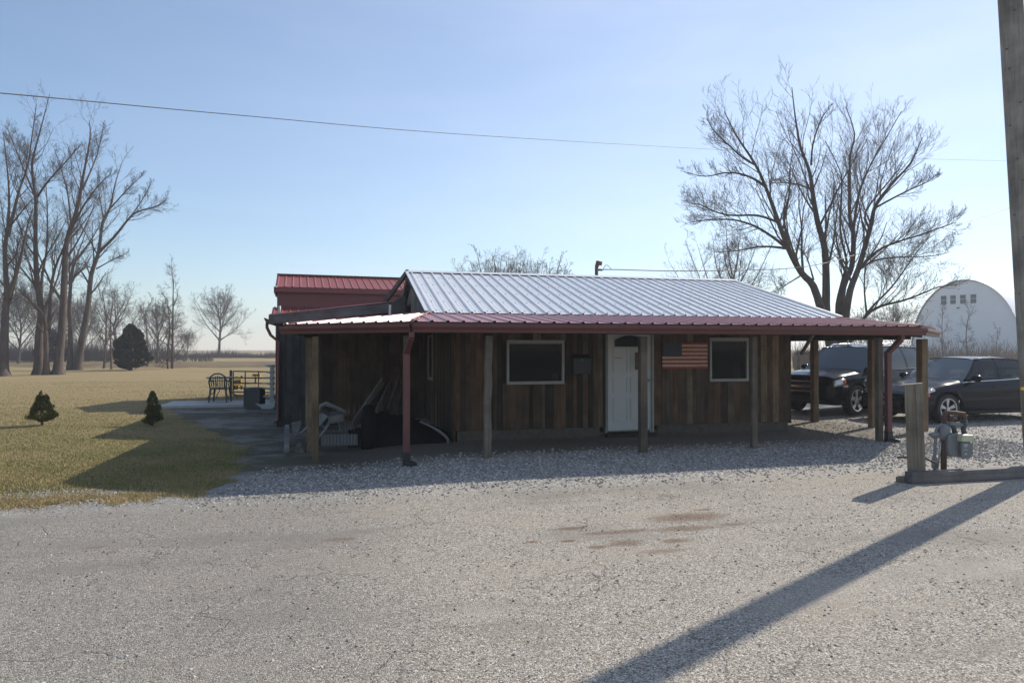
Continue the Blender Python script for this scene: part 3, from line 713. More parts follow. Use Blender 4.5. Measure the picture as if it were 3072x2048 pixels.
# left rear wing with shed roof
wg_v = 16.0; WX0, WX1 = -1.45, 1.86
wf = MB(); rnd = random.Random(8)
def wz(x): return 2.34+(x-WX0)*.118
x = WX0
while x < WX1:
    wd = rnd.choice((.12,.16,.2,.24)); x2 = min(x+wd, WX1); wf.tone = rnd.uniform(.1,.6); t = .02+rnd.uniform(0,.01)
    wf.m = 1 if x < -.75 else 0
    wf.box((x+.003, wg_v-t, -.12), (x2-.003, wg_v+.03, wz((x+x2)/2)-.02)); x = x2
obj('wing_wall', wf, [M['barnwood'], M['wingwood']], bld)
wf = MB(); vboards(wf, WX0, wg_v+.04, 20.2, -.12, 2.3, -1, 'y', (.14,.2)); obj('wing_side_wall', wf, M['wingwood'], bld)
wr = MB(); ribbed(wr, (WX0-.18,20.4,2.40), (WX0-.18,15.82,2.40), [(WX0-.18,20.4,2.40),(WX0-.18,15.82,2.40),(1.34,15.82,2.765),(1.34,20.4,2.765)]); obj('wing_roof', wr, M['redroof'], bld)
wfa = MB(); wfa.prism([(WX0-.18,15.80,2.395),(WX0-.18,15.80,2.185),(1.10,15.80,2.49),(1.10,15.80,2.705)], (0,-.03,0)); obj('wing_fascia', wfa, M['fascia'], bld)
wfa = MB(); wfa.prism([(1.0,15.765,2.06),(1.38,15.765,2.06),(1.38,15.765,2.9),(1.0,15.765,2.68)], (0,.03,0)); obj('corner_boards', wfa, M['graywood'], bld)
wgt = MB(); gutter(wgt, [Vector((WX0-.19,20.4,2.37)), Vector((WX0-.19,15.8,2.37))]); obj('gutter', wgt, M['redmetal'], bld)
wd_ = MB(); gxx = WX0-.23
wd_.tube([(gxx,15.93,2.22),(gxx,15.93,2.12),(gxx+.08,15.93,1.95),(WX0+.02,15.93,1.80),(WX0+.02,15.93,.05),(WX0-.06,15.85,0)], .034, 8); obj('downspout', wd_, M['redmetal'], bld, smooth=True)
db = MB(); db.beam(P(1224,812,15.3), P(1146,918,15.9), .07, .09); obj('diagonal_board', db, M['graywood'], bld)
vp = MB(); vp.tube([P(838,950,17.5), P(838,917,17.5)], .035, 10); obj('vent_pipe', vp, M['plastic'], bld, smooth=True)
vp = MB(); vp.beam(P(1169,945,15.0), P(1170,914,15.0), .05, .03, up=(0,1,0)); obj('flashing', vp, M['silver'], bld)

# ------------------------------------------------------------------ red metal barn behind
rb = thing('red_barn', 'dark red metal barn with stepped red ribbed roofs rising behind the wooden building', 'barn', (-2.03,22,0), R(3.7))
X0, X1 = -2.03, 7.5
mb = MB(); ribbed(mb, (X0-.05,21.9,3.56), (X1,21.9,3.56), [(X0-.05,21.9,3.56),(X1,21.9,3.56),(X1,23.93,4.12),(X0-.05,23.93,4.12)], sp=.2286, rh=.02, minor=False)
ribbed(mb, (X1,25.96,3.56), (X0-.05,25.96,3.56), [(X1,25.96,3.56),(X0-.05,25.96,3.56),(X0-.05,23.93,4.12),(X1,23.93,4.12)], minor=False); rr_ = obj('roof', mb, M['barnred'], rb)
mb = MB(); mb.beam((X0-.05,23.93,4.15),(X1,23.93,4.15),.3,.03); obj('ridge_cap', mb, M['redmetal'], rr_)
mb = MB(); mb.box((X0-.05,21.86,3.40),(X1,21.9,3.545)); mb.box((X0-.09,21.9,3.38),(X0-.05,23.93,3.56)); obj('fascia', mb, M['redwall'], rb)
mb = MB(); mb.box((X0,22.1,0),(X1,25.8,3.5)); mb.prism([(X0,22.1,3.5),(X0,25.8,3.5),(X0,23.93,4.08)], (X1-X0,0,0))
for k in range(3): mb.box((X0+.01,22.085,2.95+k*.2),(X1,22.1,2.965+k*.2))
obj('wall', mb, M['redwall'], rb)
mb = MB(); ribbed(mb, (X0-.12,20.5,2.60), (X1,20.5,2.60), [(X0-.12,20.5,2.60),(X1,20.5,2.60),(X1,22.08,2.93),(X0-.12,22.08,2.93)], minor=False); obj('lean_to_roof', mb, M['barnred'], rb)
mb = MB(); mb.box((X0,20.7,0),(X1,22.08,2.58)); obj('lean_to_wall', mb, M['redwall'], rb)

# ------------------------------------------------------------------ things on the front wall
# flag
fx0, fz0 = onwall(1983,1105); fx1, fz1 = onwall(2117,1028)
fg = thing('wooden_flag', 'wooden stars and stripes flag board with dark blue canton hung between door and window', 'flag', (fx0, WV-.05, fz0))
for nm, mt, par in (('red_stripe','flagred',0),('cream_stripe','flagwhite',1)):
    for i in range(par, 13, 2):
        h = (fz1-fz0)/13; z1 = fz1-i*h; xs0 = fx0 if i > 6 else fx0+(fx1-fx0)*.425
        mb = MB(); mb.box((xs0, WV-.068-.001*par, z1-h), (fx1, WV-.045, z1)); obj(nm, mb, M[mt], fg)
cn = MB(); cx1 = fx0+(fx1-fx0)*.425; cz0 = fz1-(fz1-fz0)*7/13; cn.box((fx0, WV-.07, cz0), (cx1-.002, WV-.045, fz1)); cano = obj('canton', cn, M['flagblue'], fg)
sr = MB()
for rrow in range(9):
    for c in range(6 if rrow % 2 == 0 else 5):
        cx = fx0+(cx1-fx0)*((c+.5+(0 if rrow % 2 == 0 else .5))/6.0); cz = fz1-(fz1-cz0)*(rrow+.6)/9.2
        vs = [Vector((cx+math.sin(2*math.pi*k/10)*(.013 if k % 2 == 0 else .0055), WV-.0715, cz+math.cos(2*math.pi*k/10)*(.013 if k % 2 == 0 else .0055))) for k in range(10)]
        sr.prism(vs, (0,.001,0))
obj('stars', sr, mat('faded_star_paint', (.16,.17,.17), .7), cano)
sg = MB(); bx = fx0+(fx1-fx0)*.76; bz = fz0+.045
sg.tube([Vector((bx+.0+i*.008, WV-.0725, bz+.018*math.sin(i*1.1)*(1 if i < 6 else .35)+(.02 if i == 1 else 0))) for i in range(22)], .0022, 4); obj('signature', sg, M['black'], fg)
# mailbox
mx0, mz0 = onwall(1712,1121); mx1, mz1 = onwall(1765,1062)
mbx = thing('mailbox', 'black wall mailbox beside the large window', 'mailbox', ((mx0+mx1)/2, WV-.02, mz0))
mb = MB(); mb.box((mx0, WV-.15, mz0), (mx1, WV-.03, mz1-.05)); obj('box', mb, M['black'], mbx, bevel=.01)
mb = MB(); mb.prism([(mx0-.005, WV-.165, mz1-.06),(mx0-.005, WV-.03, mz1-.0),(mx0-.005, WV-.03, mz1-.05),(mx0-.005, WV-.15, mz1-.075)], (mx1-mx0+.01,0,0)); obj('lid', mb, M['black'], mbx)
mb = MB(); mb.lathe([(0,0),(.012,0),(.008,.012),(0,.014)], 10, Matrix.Translation(((mx0+mx1)/2, WV-.15, mz1-.10)) @ Matrix.Rotation(R(90),4,'X')); obj('latch', mb, M['alloy'], mbx)
# brown sign on door
sx0, sz0 = onwall(1901,1108); sx1, sz1 = onwall(1926,1057)
mb = MB(); mb.box((sx0, WV-.10, sz0), (sx1, WV-.073, sz1)); solo('door_sign', mb, mat('brown_sign_board', (.10,.065,.03), .6), 'small brown board hanging on the white front door', 'sign', bevel=.004)

# ------------------------------------------------------------------ junk under the left porch
def beamthing(name, label, cat, p, q, w_, h_, mt, group=None, tone=.5):
    mb = MB(); mb.tone = tone; mb.beam(p, q, w_, h_); return solo(name, mb, M[mt], label, cat, group, bevel=.003)
LB = 'boards leaning and lying in the porch heap'
beamthing('plank', 'short grey squared timber lying flat at the near end of the porch junk', 'plank', G(861,1348)+Vector((0,0,-.03)), P(862,1276,12.4), .085, .05, 'paleboard', LB, .4)
mb = MB(); mb.prism([P(875,1268,12.2),P(905,1262,12.2),P(897,1300,11.9),P(880,1306,11.9)], (0,.12,.0)); solo('wood_offcut', mb, M['paleboard'], 'wedge shaped pale wood offcut behind the short timber', 'offcut')
mb = MB(); c = G(900,1338); mb.box((c.x-.08,c.y,-.12),(c.x+.08,c.y+.3,-.02)); mb.box((c.x-.05,c.y+.02,-.02),(c.x+.03,c.y+.25,.04)); solo('wood_block', mb, M['paleboard'], 'small stacked wood blocks beside the leftmost porch posts', 'block', bevel=.004)
beamthing('plank', 'pale wide board leaning from the floor up toward the wall', 'plank', P(1060,1272,12.2), P(1147,1143,13.4), .035, .13, 'paleboard', LB, .7)
beamthing('plank', 'narrow pale board leaning steeply beside the red downspout', 'plank', P(1165,1225,12.7), P(1197,1128,13.6), .03, .07, 'paleboard', LB, .5)
beamthing('plank', 'middle leaning board with a broken lower end', 'plank', P(1128,1236,12.3), P(1170,1150,13.5), .03, .09, 'paleboard', LB, .2)
beamthing('plank', 'thin dark board leaning behind the pale ones', 'plank', P(1190,1245,13), P(1212,1140,14.2), .03, .06, 'graywood', LB, .2)
beamthing('plank', 'thin grey stick leaning rightmost in the heap', 'plank', P(1200,1262,12.8), P(1208,1160,14.2), .03, .04, 'graywood', LB, .5)
beamthing('rail', 'dull red rail wedged between the leaning boards', 'rail', P(1110,1222,12.8), P(1165,1142,13.7), .04, .07, 'redmetal')
mb = MB(); c = W((1106-1536)/F*11.7, 11.7); z0 = -.13
for k in range(1): mb.lathe([(.0,z0),(.12,z0),(.13,z0+.3),(.125,z0+.62),(.10,z0+.76),(.05,z0+.80),(0,z0+.81)], 18, Matrix.Translation((c[0],c[1],0)))
solo('black_bin', mb, M['dirt'], 'tall black drum standing among the porch junk', 'drum', smooth=True)
mb = MB(); rows = []
for i in range(13):
    f = i/12; row = []
    for j in range(13):
        g = j/12; px = 1120+225*f; z = 12.9-.9*math.sin(math.pi*g)
        hgt = (.52*(1-f)**.6+.03)*math.sin(math.pi*g)**.5*(1+.12*math.sin(i*2.1+j*1.7)); x_, y_ = W((px-1536)/F*12.2, 11.7+1.3*g); row.append(Vector((x_, y_, gz(x_,y_)-.02+hgt)))
    rows.append(row)
mb.grid(rows); solo('tarp_heap', mb, M['dirt'], 'black tarp covered heap sloping down behind the red downspout', 'tarp', smooth=True)
mb = MB(); mb.tube([P(1259,1263,11.75),P(1290,1276,11.7),P(1318,1292,11.7),P(1338,1308,11.7),P(1344,1318,11.7),P(1344,1329,11.7)], [.015,.02,.025,.025,.025,.02], 6); solo('curved_strip', mb, M['shadeplastic'], 'white curved strip along the edge of the black heap', 'strip', smooth=True)
def corr(p, ex, ey, nx, amp, mt):
    mb = MB(); rows = []
    for j in (0, 1):
        rows.append([Vector(p)+Vector(ex)*(i/nx)+Vector(ey)*j+Vector((0,0,amp*math.sin(i*math.pi/2)))+Vector((0,-amp*math.sin(i*math.pi/2),0)) for i in range(nx+1)])
    mb.grid(rows); return mb
mb = corr(P(965,1336,11.4), P(1074,1334,11.4)-P(965,1336,11.4), (0,.05,.18), 44, .012, 'silver'); solo('corrugated_sheet', mb, mat('dull_galvanised_sheet', (.17,.17,.17), .6, .3), 'long dull corrugated metal sheet lying at the foot of the junk', 'metal sheet', 'corrugated offcuts')
mb = corr(P(1020,1292,11.8), P(1064,1286,11.8)-P(1020,1292,11.8), (-.03,.15,.13), 20, .012, 'silver'); solo('corrugated_sheet', mb, mat('pale_galvanised_sheet', (.25,.25,.25), .6, .3), 'small pale corrugated piece beside the tipped white chair', 'metal sheet', 'corrugated offcuts')
mb = MB(); a = P(1045,1332,11.9); mb.box((a.x,a.y,gz(a.x,a.y)-.02),(a.x+.22,a.y+.3,.22)); solo('wooden_box', mb, M['barnwood'], 'low dark wooden box between corrugated sheet and black drum', 'box')
# tipped plastic chair
ch = thing('plastic_chair', 'white plastic chair tipped over on its back in the porch junk', 'chair', P(1000,1318,11.55))
ch.location.z = gz(ch.location.x, ch.location.y)
OFF[ch.name] = Vector(ch.location)
mb = MB(); mb.tube([P(957,1240,11.5),P(963,1215,11.5),P(980,1208,11.5),P(1000,1216,11.5),P(1022,1227,11.5),P(1036,1234,11.6),P(1038,1250,11.7)], [.025,.028,.03,.028,.028,.03,.03], 8); obj('arm', mb, M['shadeplastic'], ch, smooth=True)
mb = MB(); mb.tube([P(957,1228,12.0),P(975,1213,12.0),P(1005,1222,12.0),P(1034,1240,12.0)], .022, 8); obj('arm', mb, M['shadeplastic'], ch, smooth=True)
mb = MB(); mb.prism([P(955,1230,11.6),P(985,1248,11.5),P(962,1275,11.45),P(945,1280,11.5)], (.02,.42,.02)); obj('backrest', mb, M['shadeplastic'], ch)
mb = MB(); mb.prism([P(985,1248,11.6),P(1036,1240,11.7),P(1030,1262,11.7),P(985,1272,11.55)], (.0,.4,.03)); obj('seat', mb, M['shadeplastic'], ch)
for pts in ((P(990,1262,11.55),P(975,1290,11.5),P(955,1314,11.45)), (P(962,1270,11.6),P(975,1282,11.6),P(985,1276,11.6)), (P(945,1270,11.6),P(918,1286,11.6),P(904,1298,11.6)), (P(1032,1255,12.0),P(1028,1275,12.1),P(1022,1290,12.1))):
    mb = MB(); mb.tube(pts, [.03,.024,.02], 8); obj('leg', mb, M['shadeplastic'], ch, smooth=True)

# ------------------------------------------------------------------ patio things
# air conditioner
c = W((764-1536)/F*18.75, 18.75); ac = thing('air_conditioner', 'dark green air conditioner unit on the patio by the building corner', 'air conditioner', (c[0],c[1],.0), -TH)
mb = MB(); mb.box((-.24,-.24,.0),(.24,.24,.06)); obj('base', mb, M['darkgray'], ac, local=True)
mb = MB()
for k in range(22):
    z = .07+k*.0215; mb.box((-.24,-.24,z),(.24,.24,z+.012))
for i, j in ((-1,-1),(1,-1),(1,1),(-1,1)): mb.box((i*.235-.02,j*.235-.02,.06),(i*.235+.02,j*.235+.02,.56))
mb.box((-.215,-.215,.06),(.215,.215,.55)); obj('louvred_cabinet', mb, M['acgreen'], ac, local=True)
mb = MB(); mb.box((-.26,-.26,.56),(.26,.26,.60)); obj('top', mb, M['darkgray'], ac, local=True, bevel=.01)
mb = MB(); mb.lathe([(.05,.605),(.2,.605),(.2,.615),(.05,.615)], 20, close=True); obj('fan_guard', mb, M['black'], ac, local=True); ac.scale = (.86,.86,.93)
# white rack
rkx = thing('white_rack', 'white upright rack with stacked horizontal arms against the building corner', 'rack', (0,0,0)); rp = P(822,1226,18.6); rkx.location = (rp.x, rp.y, 0); OFF[rkx.name] = Vector(rkx.location)
mb = MB(); mb.beam(P(817,1228,18.6), P(817,1096,18.6), .12, .05, up=(0,1,0)); obj('upright', mb, M['plastic'], rkx, bevel=.01)
for py, l in ((1096,794),(1115,790),(1132,789),(1149,788),(1165,790),(1188,789)):
    mb = MB(); mb.tube([P(824,py+1,18.6), P(812,py+1,18.6), P(l,py,18.5)], [.035,.035,.01], 8); obj('arm', mb, M['plastic'], rkx, smooth=True)
mb = MB(); mb.prism([P(766,1209,18.5),P(780,1220,18.5),P(786,1226,18.5),P(812,1226,18.5),P(826,1219,18.5),P(824,1208,18.5),P(784,1213,18.5)], (.05,.3,0)); obj('tray', mb, M['plastic'], rkx)
# resin chair with slatted back
pc = W((661-1536)/F*19.9, 19.9); pcz = .07
rc_ = thing('patio_chair', 'dark slatted resin armchair standing at the patio table', 'chair', (pc[0],pc[1],pcz), -TH+R(8))
mb = MB()
arc = [(-.22,.40),(-.25,.62),(-.2,.76),(-.1,.83),(0,.85),(.1,.83),(.2,.76),(.25,.62),(.22,.40)]
mb.tube([(x,-.2-(z-.4)*.15,z) for x, z in arc], .022, 8)
for k in range(7):
    x = -.165+k*.055; mb.beam((x,-.2,.4),(x*1.1,-.2-.05,.62),.026,.012,up=(0,1,0)); mb.beam((x*1.1,-.255,.65),(x*1.15,-.265,.80-abs(x)*.45),.024,.012,up=(0,1,0))
mb.tube([(-.24,-.24,.635),(0,-.245,.645),(.24,-.24,.635)], .016, 6); obj('backrest', mb, M['greenplastic'], rc_, local=True)
mb = MB(); mb.box((-.22,-.2,.38),(.22,.24,.42)); obj('seat', mb, M['greenplastic'], rc_, local=True, bevel=.015)
for sx in (-1, 1):
    mb = MB(); mb.tube([(sx*.24,-.22,.62),(sx*.27,.0,.64),(sx*.26,.2,.62),(sx*.24,.24,.5)], [.02,.025,.025,.02], 8); obj('armrest', mb, M['greenplastic'], rc_, local=True)
    for sy in (-1, 1):
        mb = MB(); mb.beam((sx*.21,sy*.2+.01,.41),(sx*.25,sy*.24,0),.055,.045,up=(0,1,0),w2=.035,h2=.03); obj('leg', mb, M['greenplastic'], rc_, local=True)
# table
tcn = W((668-1536)/F*21.0, 21.0)
tb = thing('patio_table', 'round dark patio table with curved legs behind the resin chair', 'table', (tcn[0],tcn[1],.07), -TH)
mb = MB(); mb.lathe([(0,.66),(.46,.66),(.47,.675),(.46,.69),(0,.69)], 32); obj('tabletop', mb, M['darkgray'], tb, local=True)
for k in range(4):
    a = R(45+90*k); c_, s_ = math.cos(a), math.sin(a); mb = MB(); mb.tube([(c_*.22,s_*.22,.66),(c_*.18,s_*.18,.45),(c_*.26,s_*.26,.22),(c_*.42,s_*.42,.12),(c_*.46,s_*.46,0)], .013, 6); obj('leg', mb, M['darkgray'], tb, local=True)
mb = MB(); mb.tube([(.2*math.cos(R(10*i)),.2*math.sin(R(10*i)),.33) for i in range(37)], .01, 6); obj('ring', mb, M['darkgray'], tb, local=True)
# tube gate
gz_ = 23.2
gt_ = thing('tube_gate', 'rusty brown six bar tube gate standing behind the patio', 'gate', (*W((700-1536)/F*gz_, gz_), 0))
for py in (1113,1132,1148,1162,1175,1185):
    mb = MB(); mb.tube([P(700,py,gz_), P(822,py+2,gz_)], .022, 8); obj('bar', mb, M['rust'], gt_, smooth=True)
for px in (700,736,776,818):
    mb = MB(); mb.tube([P(px,1113,gz_), P(px,1186,gz_)], .02 if px != 776 else .016, 8); obj('upright', mb, M['rust'], gt_, smooth=True)
pp = P(693,1190,gz_); mb = MB(); mb.beam((pp.x,pp.y,-.1),(pp.x,pp.y,P(693,1110,gz_).z),.075,.075,up=(0,1,0)); solo('gate_post', mb, M['graywood'], 'dark square wooden post at the open end of the tube gate', 'post')
# yellow panels on posts
def panelpost(px0, px1, py0, py1, z, posts, label):
    c = P((px0+px1)/2, py1, z); t = thing('yellow_panel', label, 'panel', (c.x, c.y, 0), 0, 'yellow panels on posts in the lawn')
    mb = MB(); mb.prism([P(px0,py1,z),P(px1,py1,z),P(px1,py0,z),P(px0,py0,z)], (ST*.05,CT*.05,0)); obj('board', mb, M['yellow'], t)
    mb = MB(); 
    for (fx, fy) in ((.3,.45),(.68,.4)): 
        q = P(px0+(px1-px0)*fx, py0+(py1-py0)*fy, z-.03); mb.lathe([(0,0),(.05,0),(.05,.01),(0,.01)], 8, Matrix.Translation(q) @ Matrix.Rotation(R(90),4,'X')); 
        mb.beam(q-Vector((.09,0,.0)), q+Vector((.03,0,.03)), .03, .05)
    obj('bracket', mb, M['darkgray'], t)
    for px, top in posts:
        g = P(px, top, z+.08); mb = MB(); mb.beam((g.x,g.y,-.1), (g.x,g.y,g.z), .07, .07, up=(0,1,0)); obj('post', mb, M['post'], t)
panelpost(702, 725, 1135, 1156, 27, ((705,1150),(712,1150),(725,1127)), 'large yellow panel on short wooden posts seen through the gate')
panelpost(757, 782, 1121, 1130, 31, ((767,1122),), 'small yellow panel on a single post farther right behind the gate')

# ------------------------------------------------------------------ small conifers
def conifer(px, py, zc, h, rad, seed, label, mt='conifer', gap=.12, nf=8000, fs=.028, name='small_conifer', cat='shrub', lean=0):
    rr = random.Random(seed); x0, y0 = W((px-1536)/F*zc, zc); zb = gz(x0, y0)
    t = thing(name, label, cat, (x0, y0, zb), 0)
    mb = MB(); mb.tube([(0,0,-.05),(0,0,h*.5),(lean,0,h*.95)], [rad*.09,rad*.07,.006], 8)
    for _ in range(16):
        a = rr.random()*6.28; z = rr.uniform(gap, .8)*h; l = rad*(1-z/h)**.8*.9; mb.tube([(0,0,z),(math.cos(a)*l,math.sin(a)*l,z+l*.5)], [rad*.03,.003], 4)
    obj('trunk', mb, M['barkdark'], t, local=True)
    lobes = [(rr.random()*6.28, rr.uniform(.08,.95), rr.uniform(.6,1.22)) for _ in range(40)]
    mb = MB()
    for k in range(nf):
        a0, zf, ls = lobes[rr.randrange(len(lobes))]
        zf = min(.995, max(gap, zf+rr.gauss(0,.04))); a = a0+rr.gauss(0,.24)
        prof = (1-(zf-gap)/(1-gap))**.62*min(1, ((zf-gap)/.22)**.6+.25)
        r_ = rad*prof*ls*(rr.random()**.3); s = fs*rr.uniform(.6,1.3)
        c = Vector((math.cos(a)*r_+lean*zf, math.sin(a)*r_, zf*h)); d = Vector((math.cos(a)*.6+rr.gauss(0,.3), math.sin(a)*.6+rr.gauss(0,.3), rr.uniform(.4,1.3))).normalized()
        e = d.cross(Vector((rr.gauss(0,1),rr.gauss(0,1),rr.gauss(0,1)))).normalized()
        mb.add([c-e*s*.3, c+e*s*.3, c+d*s+e*s*.1, c+d*s*.8-e*s*.25], [(0,1,2,3)])
    obj('crown', mb, M[mt], t, local=True); return t
conifer(128, 1276, 14.45, .74, .30, 1, 'small rounded conifer leaning left alone on the open lawn')
conifer(459, 1270, 14.9, .76, .225, 2, 'small slender pointed conifer at the edge of the building shadow', gap=.04)
conifer(392, 1110, 51, 3.35, 1.55, 3, 'broad dark cedar bush growing at the foot of the far tree line', 'cedar', .02, 9000, .22, 'cedar_bush', 'bush')
conifer(150, 1092, 78, 3.6, 2.2, 4, 'dark evergreen bush half hidden behind the tall left trunks', 'cedar', .02, 4500, .32, 'cedar_bush', 'bush')

# ------------------------------------------------------------------ bare trees
def catmull(pts, n=4):
    out = []
    for i in range(len(pts)-1):
        p0 = pts[max(i-1,0)]; p1 = pts[i]; p2 = pts[i+1]; p3 = pts[min(i+2,len(pts)-1)]
        for k in range(n):
            t = k/n; out.append(.5*((2*p1)+(p2-p0)*t+(2*p0-5*p1+4*p2-p3)*t*t+(3*p1-p0-3*p2+p3)*t*t*t))
    out.append(pts[-1]); return out
def grow(tr, crn, pts, r0, r1, lvl, rr, dens, up, ratio, maxl, sides=6, startf=.25, minr=.004, ang=(18,48), lref=None):
    if lref is None: lref = max(1.2, ratio*.85*sum((pts[i+1]-pts[i]).length for i in range(len(pts)-1)))
    """tube along pts, then child branches"""
    m = len(pts); rad = [r0+(r1-r0)*(i/(m-1))**.8 for i in range(m)]
    if lvl == 0 and r0 > .13: rad[0] *= 1.5; rad[1] *= 1.12
    (tr if lvl == 0 else crn).tube(pts, rad, sides if lvl == 0 else (5 if lvl == 1 else 3), caps=False)
    if lvl >= maxl: return
    length = sum((pts[i+1]-pts[i]).length for i in range(m-1)); nb = int(dens[lvl]*(1 if lvl == 0 else max(.3, min(1.5, length/(lref*.6**(lvl-1))))+.4))
    for k in range(nb):
        f = startf+(1-startf)*((k+rr.random())/nb); f = min(f, .985); i = min(int(f*(m-1)), m-2); g = f*(m-1)-i
        p = pts[i].lerp(pts[i+1], g); tan = (pts[i+1]-pts[i]).normalized(); rb_ = rad[i]
        ax = tan.cross(Vector((rr.gauss(0,1),rr.gauss(0,1),rr.gauss(0,1)))).normalized()
        d = Matrix.Rotation(R(rr.uniform(*ang)), 3, ax) @ tan
        l = length*(ratio if lvl == 0 else .62)*rr.uniform(.55,1.2)*((1.2-.90*f) if lvl == 0 else (1.15-.55*f))
        steps = 4 if lvl < 1 else (3 if lvl < maxl-1 else 2); q = [p]; dd = d.copy()
        for s_ in range(steps):
            dd = (dd+Vector((rr.gauss(0,.11),rr.gauss(0,.11),rr.gauss(0,.09)+up))).normalized(); q.append(q[-1]+dd*(l/steps))
        nr = max(minr, min(rb_*.5, r0*.36)*(1-.3*f)); grow(tr, crn, q, nr, max(minr*.6, nr*.25), lvl+1, rr, dens, up, ratio, maxl, startf=.15, minr=minr, ang=ang, lref=lref)
def feature_tree(label, zc, limbs, seed, dens, ratio, maxl, up=.09, minr=.006, bark='bark', dz=1.2, group=None, name='bare_tree', rsc=1):
    """limbs: list of (points [(px,py)...], r0, r1)"""
    rr = random.Random(seed); b0 = limbs[0][0][0]; base = P(b0[0], b0[1], zc)
    t = thing(name, label, 'tree', (base.x, base.y, gz(base.x, base.y)), 0, group)
    tr, crn = MB(), MB(); o = Vector(t.location)
    for pts, r0, r1, zo in limbs:
        m = len(pts); q = []
        for i, (px, py) in enumerate(pts):
            f = i/(m-1); q.append(P(px, py, zc+zo[0]+(zo[1]-zo[0])*f)-o)
        q[0].z = q[0].z
        q = catmull(q, 3); grow(tr, crn, q, r0*rsc, min(r1,.014), 0, rr, dens, up, ratio, maxl, 9, .28, minr)
    obj('trunk', tr, M[bark], t, local=True, smooth=True); obj('crown', crn, M['twig'], t, local=True); return t
c7 = lambda *pp: [(1950+x/1.912, 180+y/1.912) for x, y in pp]
c6 = lambda *pp: [(x/1.634, 200+y/1.634) for x, y in pp]
RT = 27.0
feature_tree('huge spreading bare tree with many upright trunks behind the right end of the roof', RT, [
  (c7((1060,1730),(1030,1560),(1010,1440),(1012,1300),(1005,1080),(965,930),(940,780),(920,640),(870,500),(840,330),(820,150)), .36,.03,(0,.3)),
  (c7((1060,1730),(1000,1500),(940,1300),(870,1220),(800,1090),(740,930),(680,760),(610,600),(500,430),(430,290)), .30,.03,(0,-2.5)),
  (c7((1090,1720),(1090,1500),(1110,1300),(1160,1180),(1170,1000),(1150,900),(1150,700),(1155,540),(1180,420),(1130,260)), .27,.03,(.3,2.0)),
  (c7((1100,1720),(1120,1500),(1150,1320),(1200,1190),(1270,950),(1300,830),(1400,700),(1500,590),(1570,440)), .28,.03,(.2,-1.5)),
  (c7((1080,1720),(1080,1520),(1075,1400),(1110,1250),(1130,1150),(1095,980),(1105,720),(1090,620),(1010,460)), .16,.02,(.5,2.5)),
  (c7((1165,1010),(1200,780),(1260,620),(1340,480),(1450,290)), .11,.015,(1.2,3.5)),
  (c7((1260,960),(1240,870),(1370,700),(1440,620)), .08,.015,(-.8,-2.6)),
  (c7((790,1080),(700,1010),(600,950),(480,915),(340,915),(230,930)), .10,.015,(-1.2,-3)),
  (c7((790,1080),(700,1070),(620,1070),(520,1090),(400,1100)), .09,.012,(-1.2,.5)),
  (c7((660,720),(600,680),(520,650),(430,645),(320,665),(200,640)), .09,.012,(-1.5,.5)),
  (c7((740,930),(620,890),(480,890),(380,870),(300,830),(240,820)), .08,.012,(-1.4,-3.5)),
  (c7((610,600),(540,560),(450,480),(370,400),(330,330)), .07,.012,(-1.8,-4)),
  (c7((800,1060),(770,900),(800,780),(805,640),(820,540)), .09,.012,(-1,1.5)),
  (c7((930,740),(850,710),(760,700),(690,705)), .06,.012,(.2,1.5)),
  (c7((930,600),(940,480),(990,330),(1040,270)), .07,.012,(.2,-1.5)),
  (c7((1200,1200),(1300,1100),(1400,1050),(1560,1000),(1700,950),(1760,930)), .10,.012,(0,-3)),
  (c7((1190,1210),(1290,1150),(1420,1130),(1500,1130),(1640,1120),(1720,1100)), .08,.012,(0,2)),
  (c7((1290,850),(1400,790),(1500,740),(1590,700),(1660,650)), .07,.012,(-.8,-3)),
  (c7((1100,1720),(1180,1560),(1245,1460),(1330,1410),(1450,1380),(1560,1340),(1660,1300),(1760,1290)), .14,.02,(0,-2)),
  (c7((1240,1460),(1290,1400),(1380,1310),(1450,1220),(1520,1120),(1600,1020)), .09,.012,(0,1.5)),
  (c7((1245,1460),(1232,1330),(1235,1200),(1260,1080)), .07,.012,(0,1)),
  (c7((860,1240),(780,1290),(715,1330)), .05,.01,(-.6,-1)),
  (c7((940,1260),(900,1130),(840,1060)), .06,.012,(0,1)),
  ], 7, (17,6,5,3), .36, 4, up=.15, minr=.0042, bark='barkdark', rsc=.64)
LG = 'tall slender bare trees at the left of the lawn'
def lt(label, z, limbs, seed, dens=(18,6,5,3)):
    feature_tree(label, z, limbs, seed, dens, .27, 4, up=.11, minr=.0052, group=LG, rsc=.72)
lt('leftmost tall bare tree, its thick trunk forking low at the photo edge', 41, [
  (c6((18,1520),(20,1400),(25,1200),(32,1110),(20,900),(38,750),(35,560),(5,300)), .42,.04,(0,1)),
  (c6((30,1120),(65,1050),(100,930),(130,780),(155,700)), .22,.03,(0,-1.5)),
  (c6((35,830),(65,700),(90,600),(130,480),(150,330),(170,180)), .16,.02,(.3,2)),
  (c6((45,780),(100,710),(150,650)), .09,.02,(.3,-2))], 31)
lt('twin stemmed tall bare tree next right of the leftmost trunk', 43, [
  (c6((190,1512),(190,1400),(192,1300),(200,1200),(178,1040),(170,850),(170,650),(150,480),(185,330),(235,130)), .42,.03,(0,-1)),
  (c6((198,1150),(205,1020),(225,900),(228,760),(225,650),(215,520)), .14,.02,(0,1.5)),
  (c6((175,640),(230,560),(320,460),(385,385)), .11,.02,(-.5,-2.5)),
  (c6((168,1020),(120,910),(95,800)), .09,.02,(0,2)),
  (c6((160,620),(110,500),(60,380),(30,300)), .09,.02,(-.5,1))], 32)
